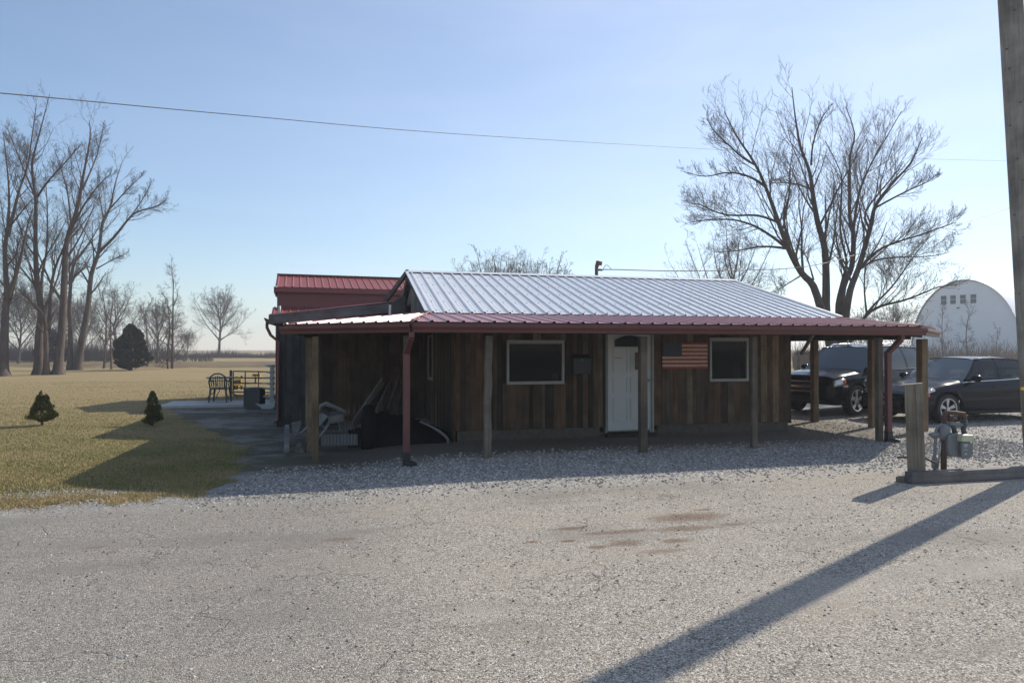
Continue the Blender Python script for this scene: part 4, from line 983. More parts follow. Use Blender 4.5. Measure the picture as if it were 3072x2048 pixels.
lt('pale thin bare tree pressed close to the twin stemmed one', 42.6, [
  (c6((228,1513),(225,1350),(215,1230),(150,1150),(80,1080)), .26,.04,(0,-1)),
  (c6((238,1300),(250,1080),(270,980),(310,880),(335,790),(300,640)), .17,.03,(.2,1))], 33)
lt('tall bare tree with flared roots in the middle of the left group', 43, [
  (c6((285,1512),(292,1400),(305,1260),(315,1000),(325,850),(375,690),(405,520),(435,350),(430,260)), .44,.03,(0,.5)),
  (c6((335,820),(400,690),(470,590),(540,520)), .13,.02,(.2,-2)),
  (c6((345,790),(330,640),(300,520),(260,400)), .10,.02,(.2,2)),
  (c6((400,600),(470,430),(500,290)), .09,.02,(.3,2))], 34)
lt('thinner straight bare tree behind the flared one', 52, [
  (c6((345,1492),(345,1300),(340,1150),(355,980),(400,910),(455,830),(490,760)), .30,.05,(0,-1)),
  (c6((342,1180),(338,1000),(342,860)), .14,.03,(0,1))], 35, (14,6,4,3))
lt('right leaning tall bare tree at the right end of the left group', 52, [
  (c6((380,1487),(400,1350),(430,1180),(445,1020),(480,910),(500,760),(535,690),(560,570),(595,460)), .40,.03,(0,1)),
  (c6((485,905),(560,830),(640,730),(700,700),(770,680),(820,640)), .17,.02,(.5,-2)),
  (c6((505,750),(485,640),(470,520)), .09,.02,(.5,2)),
  (c6((455,990),(400,968),(345,965)), .08,.02,(.2,1)),
  (c6((470,990),(560,940),(630,910)), .08,.02,(.2,-1)),
  (c6((530,700),(620,600),(700,520)), .10,.02,(.8,2)),
  (c6((640,730),(700,640),(740,560)), .07,.02,(-.5,-1))], 36)
def rtree(seed, h, spread, r0, kind='round', lo=.22, dens=(9,6,4,2), maxl=4, minr=.008, mt='farwood'):
    """a free bare tree built round the origin: returns (trunk mesh builder, crown mesh builder)"""
    rr = random.Random(seed); tr, crn = MB(), MB(); nl = 14 if kind == 'round' else 9
    hi = .62 if kind == 'round' else .93
    trunk = catmull([Vector((0,0,-.2)), Vector((rr.gauss(0,.1),rr.gauss(0,.1),h*lo*.7)), Vector((rr.gauss(0,.2),rr.gauss(0,.2),h*(lo+hi)*.5)), Vector((rr.gauss(0,.25),rr.gauss(0,.25),h*hi))], 5)
    m = len(trunk); tr.tube(trunk, [r0*(1.25 if i == 0 else 1-.85*i/m) for i in range(m)], 9, caps=False)
    for k in range(nl):
        f = lo+(hi-lo)*(k/(nl-1))**1.1; i = min(m-1, int(f/hi*(m-1))); p0 = trunk[i]
        a = 2.4*k+rr.uniform(-.4,.4)
        if kind == 'round':
            el = R(rr.uniform(12,30)+62*(k/(nl-1))**.9); c_ = Vector((0,0,h*.52)); e = c_+Vector((math.cos(a)*math.cos(el)*spread, math.sin(a)*math.cos(el)*spread, math.sin(el)*h*.46))*rr.uniform(.8,1.02)
        else: e = p0+Vector((math.cos(a)*spread*(1-f*.75), math.sin(a)*spread*(1-f*.75), h*.22*rr.uniform(.7,1.3)))
        midp = p0.lerp(e, .45)+Vector((math.cos(a)*spread*.06, math.sin(a)*spread*.06, -h*.015)); q = catmull([p0, midp, e], 4)
        grow(tr, crn, q, r0*(.5-.22*f), .012, 0, rr, dens, .07, .42, maxl, 6, .15, minr, (25,60))
    return tr, crn
protos = []
for sd_, kind, h, sp_ in ((101,'round',12.5,5.9),(102,'tall',11,2.2),(103,'round',8.5,4.0),(104,'tall',9,2.8),(105,'round',13.4,6.6)):
    tr, crn = rtree(sd_, h, sp_, h*.017, kind, .2 if kind == 'round' else .22) if sd_ != 105 else rtree(sd_, h, sp_, .3, kind, .26, (10,6,4,2), 4, .011, 'farwood')
    a = bpy.data.meshes.new('trunk'); a.from_pydata(tr.v, [], tr.f); a.materials.append(M['farwood']); b3 = bpy.data.meshes.new('crown'); b3.from_pydata(crn.v, [], crn.f); b3.materials.append(M['farwood'])
    protos.append((a, b3))
def place(k, px, zc, scale, rz, label, group='bare trees along the far edge of the field', py=None, sxy=1, nm='bare_tree'):
    x_, y_ = W((px-1536)/F*zc, zc); t = thing(nm, label, 'tree', (x_, y_, gz(x_,y_)), R(rz), group); t.scale = (scale*sxy, scale*sxy, scale)
    for nme, me in (('trunk', protos[k][0]), ('crown', protos[k][1])):
        o = bpy.data.objects.new(nme, me); COL.objects.link(o); o.parent = t
    return t
place(4, 657, 119, 1.0, 20, 'lone round crowned bare tree standing right of the far tree line', sxy=.98)
place(1, 312, 56, .62, 0, 'thin bare tree left of the cedar bush')
place(1, 335, 54, .52, 80, 'slight bare tree just behind the cedar bush, its left neighbour')
place(3, 505, 55, .68, 140, 'slim bare tree with a thin whip top right of the cedar bush')
place(1, 517, 55.5, .70, 230, 'tallest whip thin bare tree between the cedar bush and the lone round tree')
place(3, 440, 60, .62, 10, 'bare tree leaning behind the right side of the cedar bush')
place(2, 470, 72, .9, 50, 'low wide bare tree behind the two whip thin trees')
place(0, 352, 78, .8, 200, 'round bare tree rising behind the cedar bush')
place(2, 55, 70, 1.1, 70, 'bare tree filling the gap right of the leftmost trunk')
place(0, 120, 85, .95, 130, 'wide bare tree seen behind the twin stemmed trunk')
place(2, 250, 82, 1.05, 260, 'bare tree seen between the leaning tree and its thinner neighbour')
place(0, -10, 80, .95, 300, 'bare tree cut by the left edge of the photo behind the trunks')
place(2, 195, 95, 1.2, 20, 'faint far bare tree between the middle trunks')
place(2, 560, 90, .55, 120, 'small twiggy bare tree left of the lone round tree')
GB = 'bare trees behind the wooden building'
place(2, 1475, 62, 1.32, 0, 'left one of the bare tree tops showing over the silver roof', GB)
place(0, 1545, 66, .97, 60, 'middle one of the bare tree tops over the silver roof, tallest', GB)
place(2, 1630, 63, 1.27, 120, 'right one of the three middle bare tree tops over the roof', GB)
place(0, 2190, 50, .92, 220, 'bare tree half hidden behind the left limbs of the huge tree', GB)
place(1, 2330, 55, .62, 100, 'low bare tree top at the right slope of the silver roof', GB)
place(2, 2690, 60, .80, 160, 'low bushy bare tree between the huge tree and the white hall', GB)
place(2, 2590, 52, .62, 200, 'small bare tree behind the trunks of the huge tree', GB)
HB = 'thin bare saplings in front of the white hall'
place(1, 2828, 62, .48, 0, 'left sapling in front of the white hall', HB); place(1, 2905, 62, .50, 80, 'middle sapling in front of the white hall', HB); place(3, 2990, 64, .42, 140, 'right sapling in front of the white hall', HB)

# brush masses (too many stems to count)
def brush(name, spots, label, seed, mt='brush'):
    rr = random.Random(seed); mb = MB()
    for px0, px1, z0, z1, h, cnt in spots:
        for _ in range(cnt):
            z = rr.uniform(z0, z1); x_, y_ = W((rr.uniform(px0,px1)-1536)/F*z, z); hh_ = h*rr.uniform(.35,1.1)*(1+.35*math.sin(x_*.5)+.2*math.sin(x_*1.7))*(.6+.4*rr.random()**2*2); wd = rr.uniform(.01,.022)*z/60
            a = rr.random()*6.28; l = rr.uniform(0,.5)*hh_; zb = gz(x_,y_)
            p = Vector((x_,y_,zb)); q = p+Vector((math.cos(a)*l*.5, math.sin(a)*l*.5, hh_*.6)); e = Vector((CT*wd, -ST*wd, 0)); t_ = q+Vector((math.cos(a)*l*.6+rr.gauss(0,.1), math.sin(a)*l*.5, hh_*.4))
            mb.add([p-e,p+e,q+e*.7,q-e*.7,t_], [(0,1,2,3),(3,2,4)])
    return tag(obj(name, mb, M[mt]), label, None, None, 'stuff')
brush('hedgerow', [(-40,520,112,135,2.6,4000),(500,850,114,135,1.05,3200),(-40,330,80,95,2.6,3000),(440,640,80,100,1.3,500)], 'brown leafless hedgerow along the far edge of the field', 3, 'farwood')
brush('dry_brush', [(2380,3120,55,70,1.7,9000),(2380,2700,34,50,1.0,900),(2380,3120,60,72,2.1,1800)], 'dry brown brush thicket behind the parked cars', 5)

# ------------------------------------------------------------------ white hall
hz_c = 75.0; M['hallwin'].node_tree.nodes['Principled BSDF'].inputs['Base Color'].default_value = (.05,.06,.07,1); ctr = P(2893, HOR, hz_c); hl = thing('arched_hall', 'large white round roofed hall with four small windows in its end wall', 'hall', (ctr.x, ctr.y, 0))
fwd = Vector((*W(.75,.66), 0)).normalized(); rgt = Vector((*W(.66,-.75), 0)).normalized()
a_, b_h = 5.2, 7.6; z0h = 1.6; prof = []
for k in range(41):
    t = math.pi*k/40; prof.append((-math.cos(t)*a_, z0h+math.sin(t)*b_h))
prof = [(-a_,-.5)]+prof+[(a_,-.5)]
cb = Vector((ctr.x, ctr.y, 0))
mb = MB(); mb.add([cb+rgt*x+Vector((0,0,z)) for x, z in prof], [tuple(range(len(prof)))]); obj('end_wall', mb, M['hallwhite'], hl); mb = MB()
mb.add([cb+fwd*38+rgt*x+Vector((0,0,z)) for x, z in prof], [tuple(reversed(range(len(prof))))]); obj('rear_end_wall', mb, M['hallwhite'], hl)
mb = MB(); rows = [[cb-fwd*.35+rgt*x*s_+Vector((0,0,z*s_)) for x, z in prof] for s_ in (1.0,)]
rows = [[cb+fwd*d_+rgt*x*1.012+Vector((0,0,z+(.1 if z > z0h else 0))) for x, z in prof] for d_ in [-.35]+[k*1.2 for k in range(1,32)]]
mb.grid(rows); obj('roof', mb, M['hallwhite'], hl, smooth=True)
for k, px in enumerate((2831,2860,2890,2921)):
    c = cb+rgt*((px-2893)/31.3)-fwd*.06; zt = EYE+(HOR-884)*hz_c/F; h = 26*hz_c/F
    mb = MB(); mb.prism([c-rgt*.26+Vector((0,0,zt-h)), c+rgt*.26+Vector((0,0,zt-h)), c+rgt*.26+Vector((0,0,zt)), c-rgt*.26+Vector((0,0,zt))], fwd*.05); wo_ = obj('window', mb, M['hallwin'], hl)
    mb = MB(); mb.beam(c-rgt*.26-fwd*.02+Vector((0,0,zt-h/2)), c+rgt*.26-fwd*.02+Vector((0,0,zt-h/2)), .02, .03); obj('glazing_bar', mb, M['hallwhite'], wo_)
mb = MB(); c = cb+rgt*((2877-2893)/31.3)-fwd*.1; zt = EYE+(HOR-922)*hz_c/F; mb.beam(c+Vector((0,0,zt)), c-fwd*.3+Vector((0,0,zt-.05)), .2, .12); obj('wall_lamp', mb, M['darkgray'], hl)

# ------------------------------------------------------------------ little sign post + fence behind the cars
p = P(2488, 1090, 34); sp_ = thing('sign_post', 'small white sign on a brown post behind the dark suv', 'sign', (p.x,p.y,0))
mb = MB(); mb.beam((p.x,p.y,-.1),(p.x,p.y,P(2488,1046,34).z+.0),.13,.13,up=(0,1,0)); obj('post', mb, M['rust'], sp_)
mb = MB(); mb.prism([P(2481,1047,33.9),P(2495,1047,33.9),P(2495,1036,33.9),P(2481,1036,33.9)], (0,.02,0)); obj('board', mb, M['plastic'], sp_)
fe = thing('rail_fence', 'low weathered rail fence running behind the cars near the sign', 'fence', P(2400,1100,38))
fe.location.z = 0; OFF[fe.name] = Vector(fe.location)
for px in (2395,2432,2459,2530,2600):
    q = P(px,1060,38); mb = MB(); mb.beam((q.x,q.y,-.1),(q.x,q.y,q.z+.15),.12,.12,up=(0,1,0)); obj('post', mb, M['graywood'], fe)
mb = MB(); mb.beam(P(2385,1060,38), P(2610,1060,38), .05, .14); obj('rail', mb, M['graywood'], fe)

# ------------------------------------------------------------------ utility pole and wires
pb = W(7.02, 8.96); lean_r = Vector((*W(-1,0.0), 0))
po = thing('utility_pole', 'thick grey wooden utility pole leaning left at the right edge', 'pole', (pb[0],pb[1],0))
mb = MB(); mb.tone = .4
base = Vector((pb[0],pb[1],-.2)); top = Vector((pb[0],pb[1],0))+lean_r*.50+Vector((0,0,9.2)); mb.tube([base, base.lerp(top,.25), base.lerp(top,.5), base.lerp(top,.75), top], [.155,.15,.143,.137,.13], 20); obj('shaft', mb, M['pole'], po, smooth=True)
mb = MB()
for k in range(16):
    zz = .5+k*.37+.1*math.sin(k*3.1); a = 3.6+.5*math.sin(k*2.2); c = base.lerp(top, (zz+.2)/9.4)+Vector((math.cos(a)*.148, math.sin(a)*.148, 0)); mb.box(c-Vector((.012,.012,.004)), c+Vector((.012,.012,.004)))
obj('staples', mb, M['rust'], po)
q = P(3066,1165,8.8); mb = MB(); mb.box((q.x-.02,q.y-.01,q.z-.02),(q.x+.02,q.y+.01,q.z+.02)); tg_ = obj('marker', mb, M['yellow'], po)
def wire(pts, r, label, sag=0):
    mb = MB(); pts = catmull([Vector(p) for p in pts], 10); mb.tube(pts, [r*(1-.45*sag*i/len(pts)) for i in range(len(pts))], 5, caps=False); return solo('overhead_wire', mb, M['strap'], label, 'wire', 'overhead wires')
wire([P(-260,262,9.5), P(0,277,11.5), P(700,342,16), P(1400,402,22), P(2150,447,33), P(2600,470,42), P(3200,486,60)], .011, sag=1, label= 'long overhead wire sloping across the open sky from the left edge')
wire([P(1806,812,17.6), P(1830,808,17.8), P(2100,812,20), P(2440,796,24), P(2700,722,28), P(2880,671,31), P(3033,622,34), P(3300,520,40)], .013, 'service wire running from the roof mast behind the huge tree to the right')
wire([P(1806,812,17.6), P(1818,795,17.7), P(1828,800,17.8), P(1835,808,17.9)], .008, 'short looped wire at the head of the roof mast')

# ------------------------------------------------------------------ bollard, timber, gas meter
pz = 8.43; bb_ = W((2749-1536)/F*pz, pz)
bo = thing('wooden_bollard', 'split grey square wooden bollard post beside the gas meter', 'bollard', (bb_[0],bb_[1],0), -TH-R(31))
mb = MB(); rr = random.Random(3); rows = []
for k in range(10):
    f = k/9; z = -.1+1.31*f; wv_ = .098*(1+rr.uniform(-.02,.02)); ox = -.012*f*3
    rows.append([Vector((ox+i*wv_, j*wv_, z+(.012*i if k == 9 else 0))) for i, j in ((-1,-.94),(-.94,-1),(.15,-1.0),(.19,-.93),(.23,-1),(.94,-1),(1,-.94),(1,.94),(.94,1),(-.94,1),(-1,.94),(-1,-.94))])
mb.grid(rows); mb.add(rows[-1][:-1], [tuple(range(11))]); obj('post', mb, M['bollardwood'], bo, local=True)
mb = MB(); mb.tube([(-.22,0,.27),(-.1,0,.285),(.1,0,.28),(.17,-.02,.25),(.21,-.03,.235)], .012, 6); obj('rebar', mb, M['rust'], bo, local=True)
mb = MB(); mb.tone = .35; mb.beam(P(2722,1431,8.25)+Vector((0,0,.0)), P(3180,1409,8.75), .12, .14); tm = solo('landscape_timber', mb, M['fascia'], 'long weathered timber lying on the gravel in front of the gas meter', 'timber', bevel=.012)
mb = MB(); mb.tone = .8; mb.beam(P(2690,1440,8.35), P(2728,1438,8.35), .10, .10); solo('timber_stub', mb, M['post'], 'short broken timber end left of the wooden bollard', 'timber', bevel=.02)
mz = 8.9; q0 = P(2828,1420,mz); gmr = thing('gas_meter', 'grey gas meter with rusty riser pipe beside the wooden bollard', 'gas meter', (q0.x,q0.y,0))
def mpipe(nm, pts, r, mt, n=10): 
    mb = MB(); mb.tube(pts, r, n); return obj(nm, mb, M[mt], gmr, smooth=True)
Q = lambda x, y, dz=0: P(2600+x/4.356, 1120+y/4.356, mz+dz)
mpipe('riser_pipe', [Q(995,1330),Q(998,850)], .036, 'rust')
mpipe('regulator', [Q(1000,865),Q(1000,800),Q(1005,720),Q(1010,650)], [.045,.07,.075,.04], 'metergray', 14)
mpipe('bypass_pipe', [Q(870,1340),Q(875,1200),Q(888,900),Q(900,740),Q(925,690),Q(985,665),Q(1050,655)], .019, 'metergray')
mpipe('pipe_clamp', [Q(872,1230),Q(878,1090)], .034, 'metergray')
mpipe('vent_stub', [Q(825,812),Q(850,800),Q(990,790)], [.02,.04,.035], 'metergray')
mpipe('support_rod', [Q(905,1300),Q(950,1000),Q(960,870)], .012, 'alloy')
mpipe('outlet_pipe', [Q(1010,690),Q(1010,600),Q(1020,515),Q(1100,510),Q(1200,520),Q(1255,528),Q(1268,580),Q(1262,640)], [.034,.034,.034,.03,.03,.036,.034,.03], 'rust')
mpipe('union_pipe', [Q(1262,610),Q(1262,680),Q(1255,740),Q(1275,800)], [.042,.036,.028,.034], 'darkgray')
mpipe('inlet_pipe', [Q(1060,665),Q(1110,650),Q(1150,662),Q(1245,665)], [.03,.042,.034,.03], 'metergray')
mpipe('inlet_elbow', [Q(1110,660),Q(1130,720),Q(1150,790)], [.036,.028,.034], 'darkgray')
mpipe('rusty_tube', [Q(1045,575),Q(1160,605)], .03, 'rust')
mpipe('valve_rod', [Q(1080,560,.05),Q(1315,548,.05)], .008, 'darkgray')
mb = MB(); sh = [(1065,800),(1130,775),(1240,790),(1385,800),(1392,1030),(1375,1090),(1330,1112),(1260,1112),(1215,1090),(1150,1085),(1100,1092),(1065,1060),(1058,900)]
mb.prism([Q(x,y,-.10) for x, y in sh], Vector((ST*.2,CT*.2,0))); obj('meter_body', mb, M['metergray'], gmr, bevel=.02)
mb = MB(); mb.prism([Q(x,y,-.16) for x, y in ((1235,895),(1375,895),(1378,1085),(1330,1108),(1262,1108),(1232,1085))], Vector((ST*.06,CT*.06,0))); obj('face_plate', mb, M['metergray'], gmr, bevel=.01)
mb = MB(); mb.prism([Q(x,y,-.20) for x, y in ((1245,800),(1385,800),(1400,830),(1398,890),(1240,892))], Vector((ST*.14,CT*.14,0))); obj('index_cover', mb, M['cream'], gmr, bevel=.012)
mb = MB()
for x0, y0, x1, y1 in ((1262,920,1312,945),(1268,958,1300,966),(1262,990,1308,1000),(1275,1035,1300,1060)): mb.prism([Q(x0,y1,-.163),Q(x1,y1,-.163),Q(x1,y0,-.163),Q(x0,y0,-.163)], Vector((ST*.002,CT*.002,0)))
obj('label_plate', mb, M['label'], gmr)

# ------------------------------------------------------------------ cars
def lerp_tab(tab, x):
    if x <= tab[0][0]: return tab[0][1]
    for (a, va), (b2, vb) in zip(tab, tab[1:]):
        if x <= b2:
            t = (x-a)/(b2-a); t = t*t*(3-2*t)*.5+t*.5; return va+(vb-va)*t
    return tab[-1][1]
def car(spec, name, label, loc, rz):
    L_, HW = spec['L'], spec['HW']; t = thing(name, label, 'car', loc, rz)
    top, belt, bot, plan = spec['top'], spec['belt'], spec['bot'], spec['plan']
    wr_ = spec['wr']; wx = spec['wheels']; arch = wr_+.065
    def zb(x):
        z = lerp_tab(bot, x)
        for a in wx:
            d = abs(x-a)
            if d < arch: z = max(z, wr_+math.sqrt(arch*arch-d*d)*1.0)
        return z
    def sect(x):
        hw = HW*lerp_tab(plan, x); zt = lerp_tab(top, x); zs = min(lerp_tab(belt, x), zt); z0 = zb(x); zf = lerp_tab(bot, x)
        H = zs-zf; pts = []
        for f, k in ((0,.93),(.08,.975),(.22,1.0),(.45,1.0),(.62,.985),(.74,.992),(.86,.975),(.95,.945),(1.0,.90)):
            z = max(z0, zf+H*f); pts.append((hw*k, z))
        for f, k in ((.35,.80),(.6,.62),(.85,.35),(1.0,0)): pts.append((hw*k, zs+(zt-zs)*math.sin(f*math.pi/2)))
        return pts
    def sy(x, z):
        s = sect(x)
        for (y0, z0), (y1, z1) in zip(s, s[1:]):
            if z0 <= z <= z1 and z1 > z0: return y0+(y1-y0)*(z-z0)/(z1-z0)
        return s[0][0]
    xs_ = sorted(set([round(L_*i/110, 4) for i in range(111)]+[.01,.03,.06,L_-.03,L_-.06]+[a+s*arch*k for a in wx for s in (-1,1) for k in (.999,.97,.9)]))
    mb = MB(); rows = []
    for x in xs_:
        s = sect(x); rows.append([Vector((x,-y,z)) for y, z in s]+[Vector((x,y,z)) for y, z in reversed(s[:-1])])
    mb.grid(rows, flip=True); n_ = len(rows[0])
    mb.add(rows[0], [tuple(range(n_))]); mb.add(rows[-1], [tuple(reversed(range(n_)))])
    body = obj('body', mb, M[spec['paint']], t, smooth=True, local=True, angle=40)
    mb = MB(); 
    mb.box((.35,-HW*.78,lerp_tab(bot,L_/2)-.02),(L_-.35,HW*.78,lerp_tab(bot,L_/2)+.12)); obj('underbody', mb, M['black'], t, local=True)
    # greenhouse: side divided along x by (x at belt, x at roof)
    zr = spec['roofz']; tum = spec['tumble']
    def gp(xb, xt, f, side):
        x = xb+(xt-xb)*f; zb_ = lerp_tab(belt, xb)-.01; zt_ = zr(xt); z = zb_+(zt_-zb_)*f
        y = HW*.90*lerp_tab(plan, xb)*(1-f)+HW*tum*f+.035*math.sin(f*math.pi); return Vector((x, side*y, z))
    def patch(a, b2, side, out=0, nx=6, nf=7, f0=0., f1=1.):
        rows = []
        for i in range(nx+1):
            g = i/nx; xb = a[0]+(b2[0]-a[0])*g; xt = a[1]+(b2[1]-a[1])*g
            rows.append([gp(xb, xt, f0+(f1-f0)*j/nf, side)+Vector((0,side*out,0)) for j in range(nf+1)])
        return rows
    for kind, a, b2 in spec['side']:
        for side in (-1, 1):
            mb = MB(); mb.grid(patch(a, b2, side), flip=side > 0)
            if kind == 'pillar': mb2 = obj('pillar', mb, M[spec['paint']], t, smooth=True, local=True)
            else: obj('side_window', mb, M[kind], t, smooth=True, local=True)
    fa_, fb_ = spec['side'][0][1], spec['side'][-1][2]
    for nm, e, sgn in (('windscreen', fa_, -1), ('rear_window', fb_, 1)):
        rows = []
        for j in range(9):
            f = j/8; l = gp(e[0], e[1], f, -1); r_ = gp(e[0], e[1], f, 1)
            rows.append([Vector((l.x+sgn*spec['bow']*(1-(2*i/10-1)**2)*(1-.4*f), l.y+(r_.y-l.y)*i/10, l.z+.03*(1-(2*i/10-1)**2)*f)) for i in range(11)])
        mb = MB(); mb.grid(rows, flip=sgn < 0); obj(nm, mb, M['windscreen'] if sgn < 0 else M['privglass'], t, smooth=True, local=True)
    rows = []
    for j in range(13):
        x = fa_[1]+(fb_[1]-fa_[1])*j/12; z = zr(x)
        cx = (-spec['bow']*.6 if j == 0 else (spec['bow']*.6 if j == 12 else 0))
        rows.append([Vector((x+cx*(1-(2*i/12-1)**2), -HW*tum+2*HW*tum*i/12, z+.045*(1-(2*i/12-1)**4)-.0)) for i in range(13)])
    mb = MB(); mb.grid(rows, flip=True); obj('roof', mb, M[spec['paint']], t, smooth=True, local=True)
    # roof edge lip hides the joint
    for side in (-1, 1):
        mb = MB(); mb.tube([Vector((fa_[1]+(fb_[1]-fa_[1])*j/12, side*(HW*tum+.004), zr(fa_[1]+(fb_[1]-fa_[1])*j/12)+.003)) for j in range(13)], .017, 6); obj('roof_edge', mb, M[spec['paint']], t, smooth=True, local=True)
        mb = MB(); mb.tube([gp(fa_[0]+(fb_[0]-fa_[0])*j/12, 0, 0, side)*1.0+Vector((0,side*.012,.012)) for j in range(13)], .011, 5); obj('belt_trim', mb, M[spec['trim']], t, smooth=True, local=True)
    # interior
    mb = MB(); ib = lerp_tab(belt, L_*.5)
    for x in spec['seats']:
        for y in (-.36,.36): mb.box((x,y-.24,ib-.5),(x+.14,y+.24,ib+.12)); mb.box((x+.02,y-.12,ib+.13),(x+.11,y+.12,ib+.30))
    obj('seats', mb, M['seat'], t, local=True, bevel=.03)
    # wheels
    for x in wx:
        for side in (-1, 1):
            y = side*(HW-.13); wm = Matrix.Translation((x, y, wr_)) @ Matrix.Rotation(R(90)*(1 if side < 0 else -1), 4, 'X')
            mb = MB(); rw = wr_*.70
            mb.lathe([(rw,-.10),(wr_*.93,-.11),(wr_*.985,-.09),(wr_,-.04),(wr_,.04),(wr_*.985,.09),(wr_*.93,.11),(rw,.10)], 40, wm, close=True); ty = obj('tyre', mb, M['rubber'], t, smooth=True, local=True)
            mb = MB(); mb.lathe([(rw*1.0,.085),(rw*1.02,.105),(rw*.93,.10),(rw*.9,.03),(rw*.88,-.08),(0,-.08)], 40, wm)
            rim = obj('rim_barrel', mb, M['darkgray'], ty, smooth=True, local=True)
            mb = MB(); mb.lathe([(rw*.92,.085),(rw*1.03,.095),(rw*1.03,.108),(rw*.93,.106)], 40, wm, close=True); mb.lathe([(0,.10),(rw*.2,.10),(rw*.24,.07),(rw*.2,.02)], 20, wm)
            ns = spec['spokes']
            for k in range(ns):
                a = 2*math.pi*(k+.25)/ns
                for da in ((-.11,.11) if spec['split'] else (0,)):
                    p = Vector((math.cos(a)*rw*.14, math.sin(a)*rw*.14, .08)); q = Vector((math.cos(a+da)*rw*.95, math.sin(a+da)*rw*.95, .088)); w_ = spec['spw']
                    d = (q-p).normalized(); s = Vector((-d.y, d.x, 0)); vs = [p-s*w_*.5,p+s*w_*.5,q+s*w_*.62,q-s*w_*.62]; vs = [wm @ v for v in vs]+[wm @ (v-Vector((0,0,.03))) for v in vs]
                    mb.add(vs, [(0,1,2,3),(7,6,5,4),(0,4,5,1),(1,5,6,2),(2,6,7,3),(3,7,4,0)])
            obj('rim', mb, M[spec['rim']], ty, local=True)
    # patches that follow the side skin
    def skin(nm, mt, poly, out=.006, nx=8, nz=4):
        """poly: ((x0,zb0,zt0),(x1,zb1,zt1)) ruled patch on both sides"""
        for side in (-1, 1):
            mb = MB(); rows = []
            for i in range(nx+1):
                g = i/nx; (xa, za, ta), (xb2, zb2, tb2) = poly; x = xa+(xb2-xa)*g; z0 = za+(zb2-za)*g; z1 = ta+(tb2-ta)*g
                rows.append([Vector((x, side*(sy(x, z0+(z1-z0)*j/nz)+out), z0+(z1-z0)*j/nz)) for j in range(nz+1)])
            mb.grid(rows, flip=side > 0); o = obj(nm, mb, M[mt], t, smooth=True, local=True); so_ = o.modifiers.new('s', 'SOLIDIFY'); so_.thickness = .006; so_.offset = 0
    for a in spec['skins']: skin(*a)
    # mirrors
    for side in (-1, 1):
        mb = MB(); mx_ = spec['mirror'][0]; mz_ = spec['mirror'][1]; y = side*(HW*.93)
        mb.lathe([(0,-.06),(.05,-.055),(.075,-.02),(.08,.03),(.07,.06),(0,.065)], 14, Matrix.Translation((mx_, y+side*.12, mz_)) @ Matrix.Rotation(R(90),4,'Y') @ Matrix.Diagonal((.95,1.5,1,1))); mb.beam((mx_+.0, y-side*.06, mz_-.05), (mx_, y+side*.08, mz_-.03), .06, .03)
        obj('mirror', mb, M[spec['paint']], t, smooth=True, local=True)
        for hx, hz2 in spec['handles']:
            mb = MB(); yy = side*(sy(hx, hz2)+.022); mb.tube([(hx-.10, yy-side*.02, hz2),(hx-.07, yy, hz2),(hx+.07, yy, hz2+.003),(hx+.10, yy-side*.02, hz2+.003)], .014, 8); obj('handle', mb, M[spec['hmat']], t, smooth=True, local=True)
        # panel gaps
        for pts in spec['seams']:
            mb = MB(); mb.tube([Vector((x, side*(sy(x, z)+.0005), z)) for x, z in pts], .0035, 4); obj('seam', mb, M['black'], t, local=True)
    for nm, mt, a, b2, bev in spec['boxes']:
        mb = MB(); mb.box(a, b2); obj(nm, mb, M[mt], t, local=True, bevel=bev)
    return t, body
def bar3(nm, mt, t, pts, r):
    mb = MB(); mb.tube(pts, r, 8); return obj(nm, mb, M[mt], t, smooth=True, local=True)
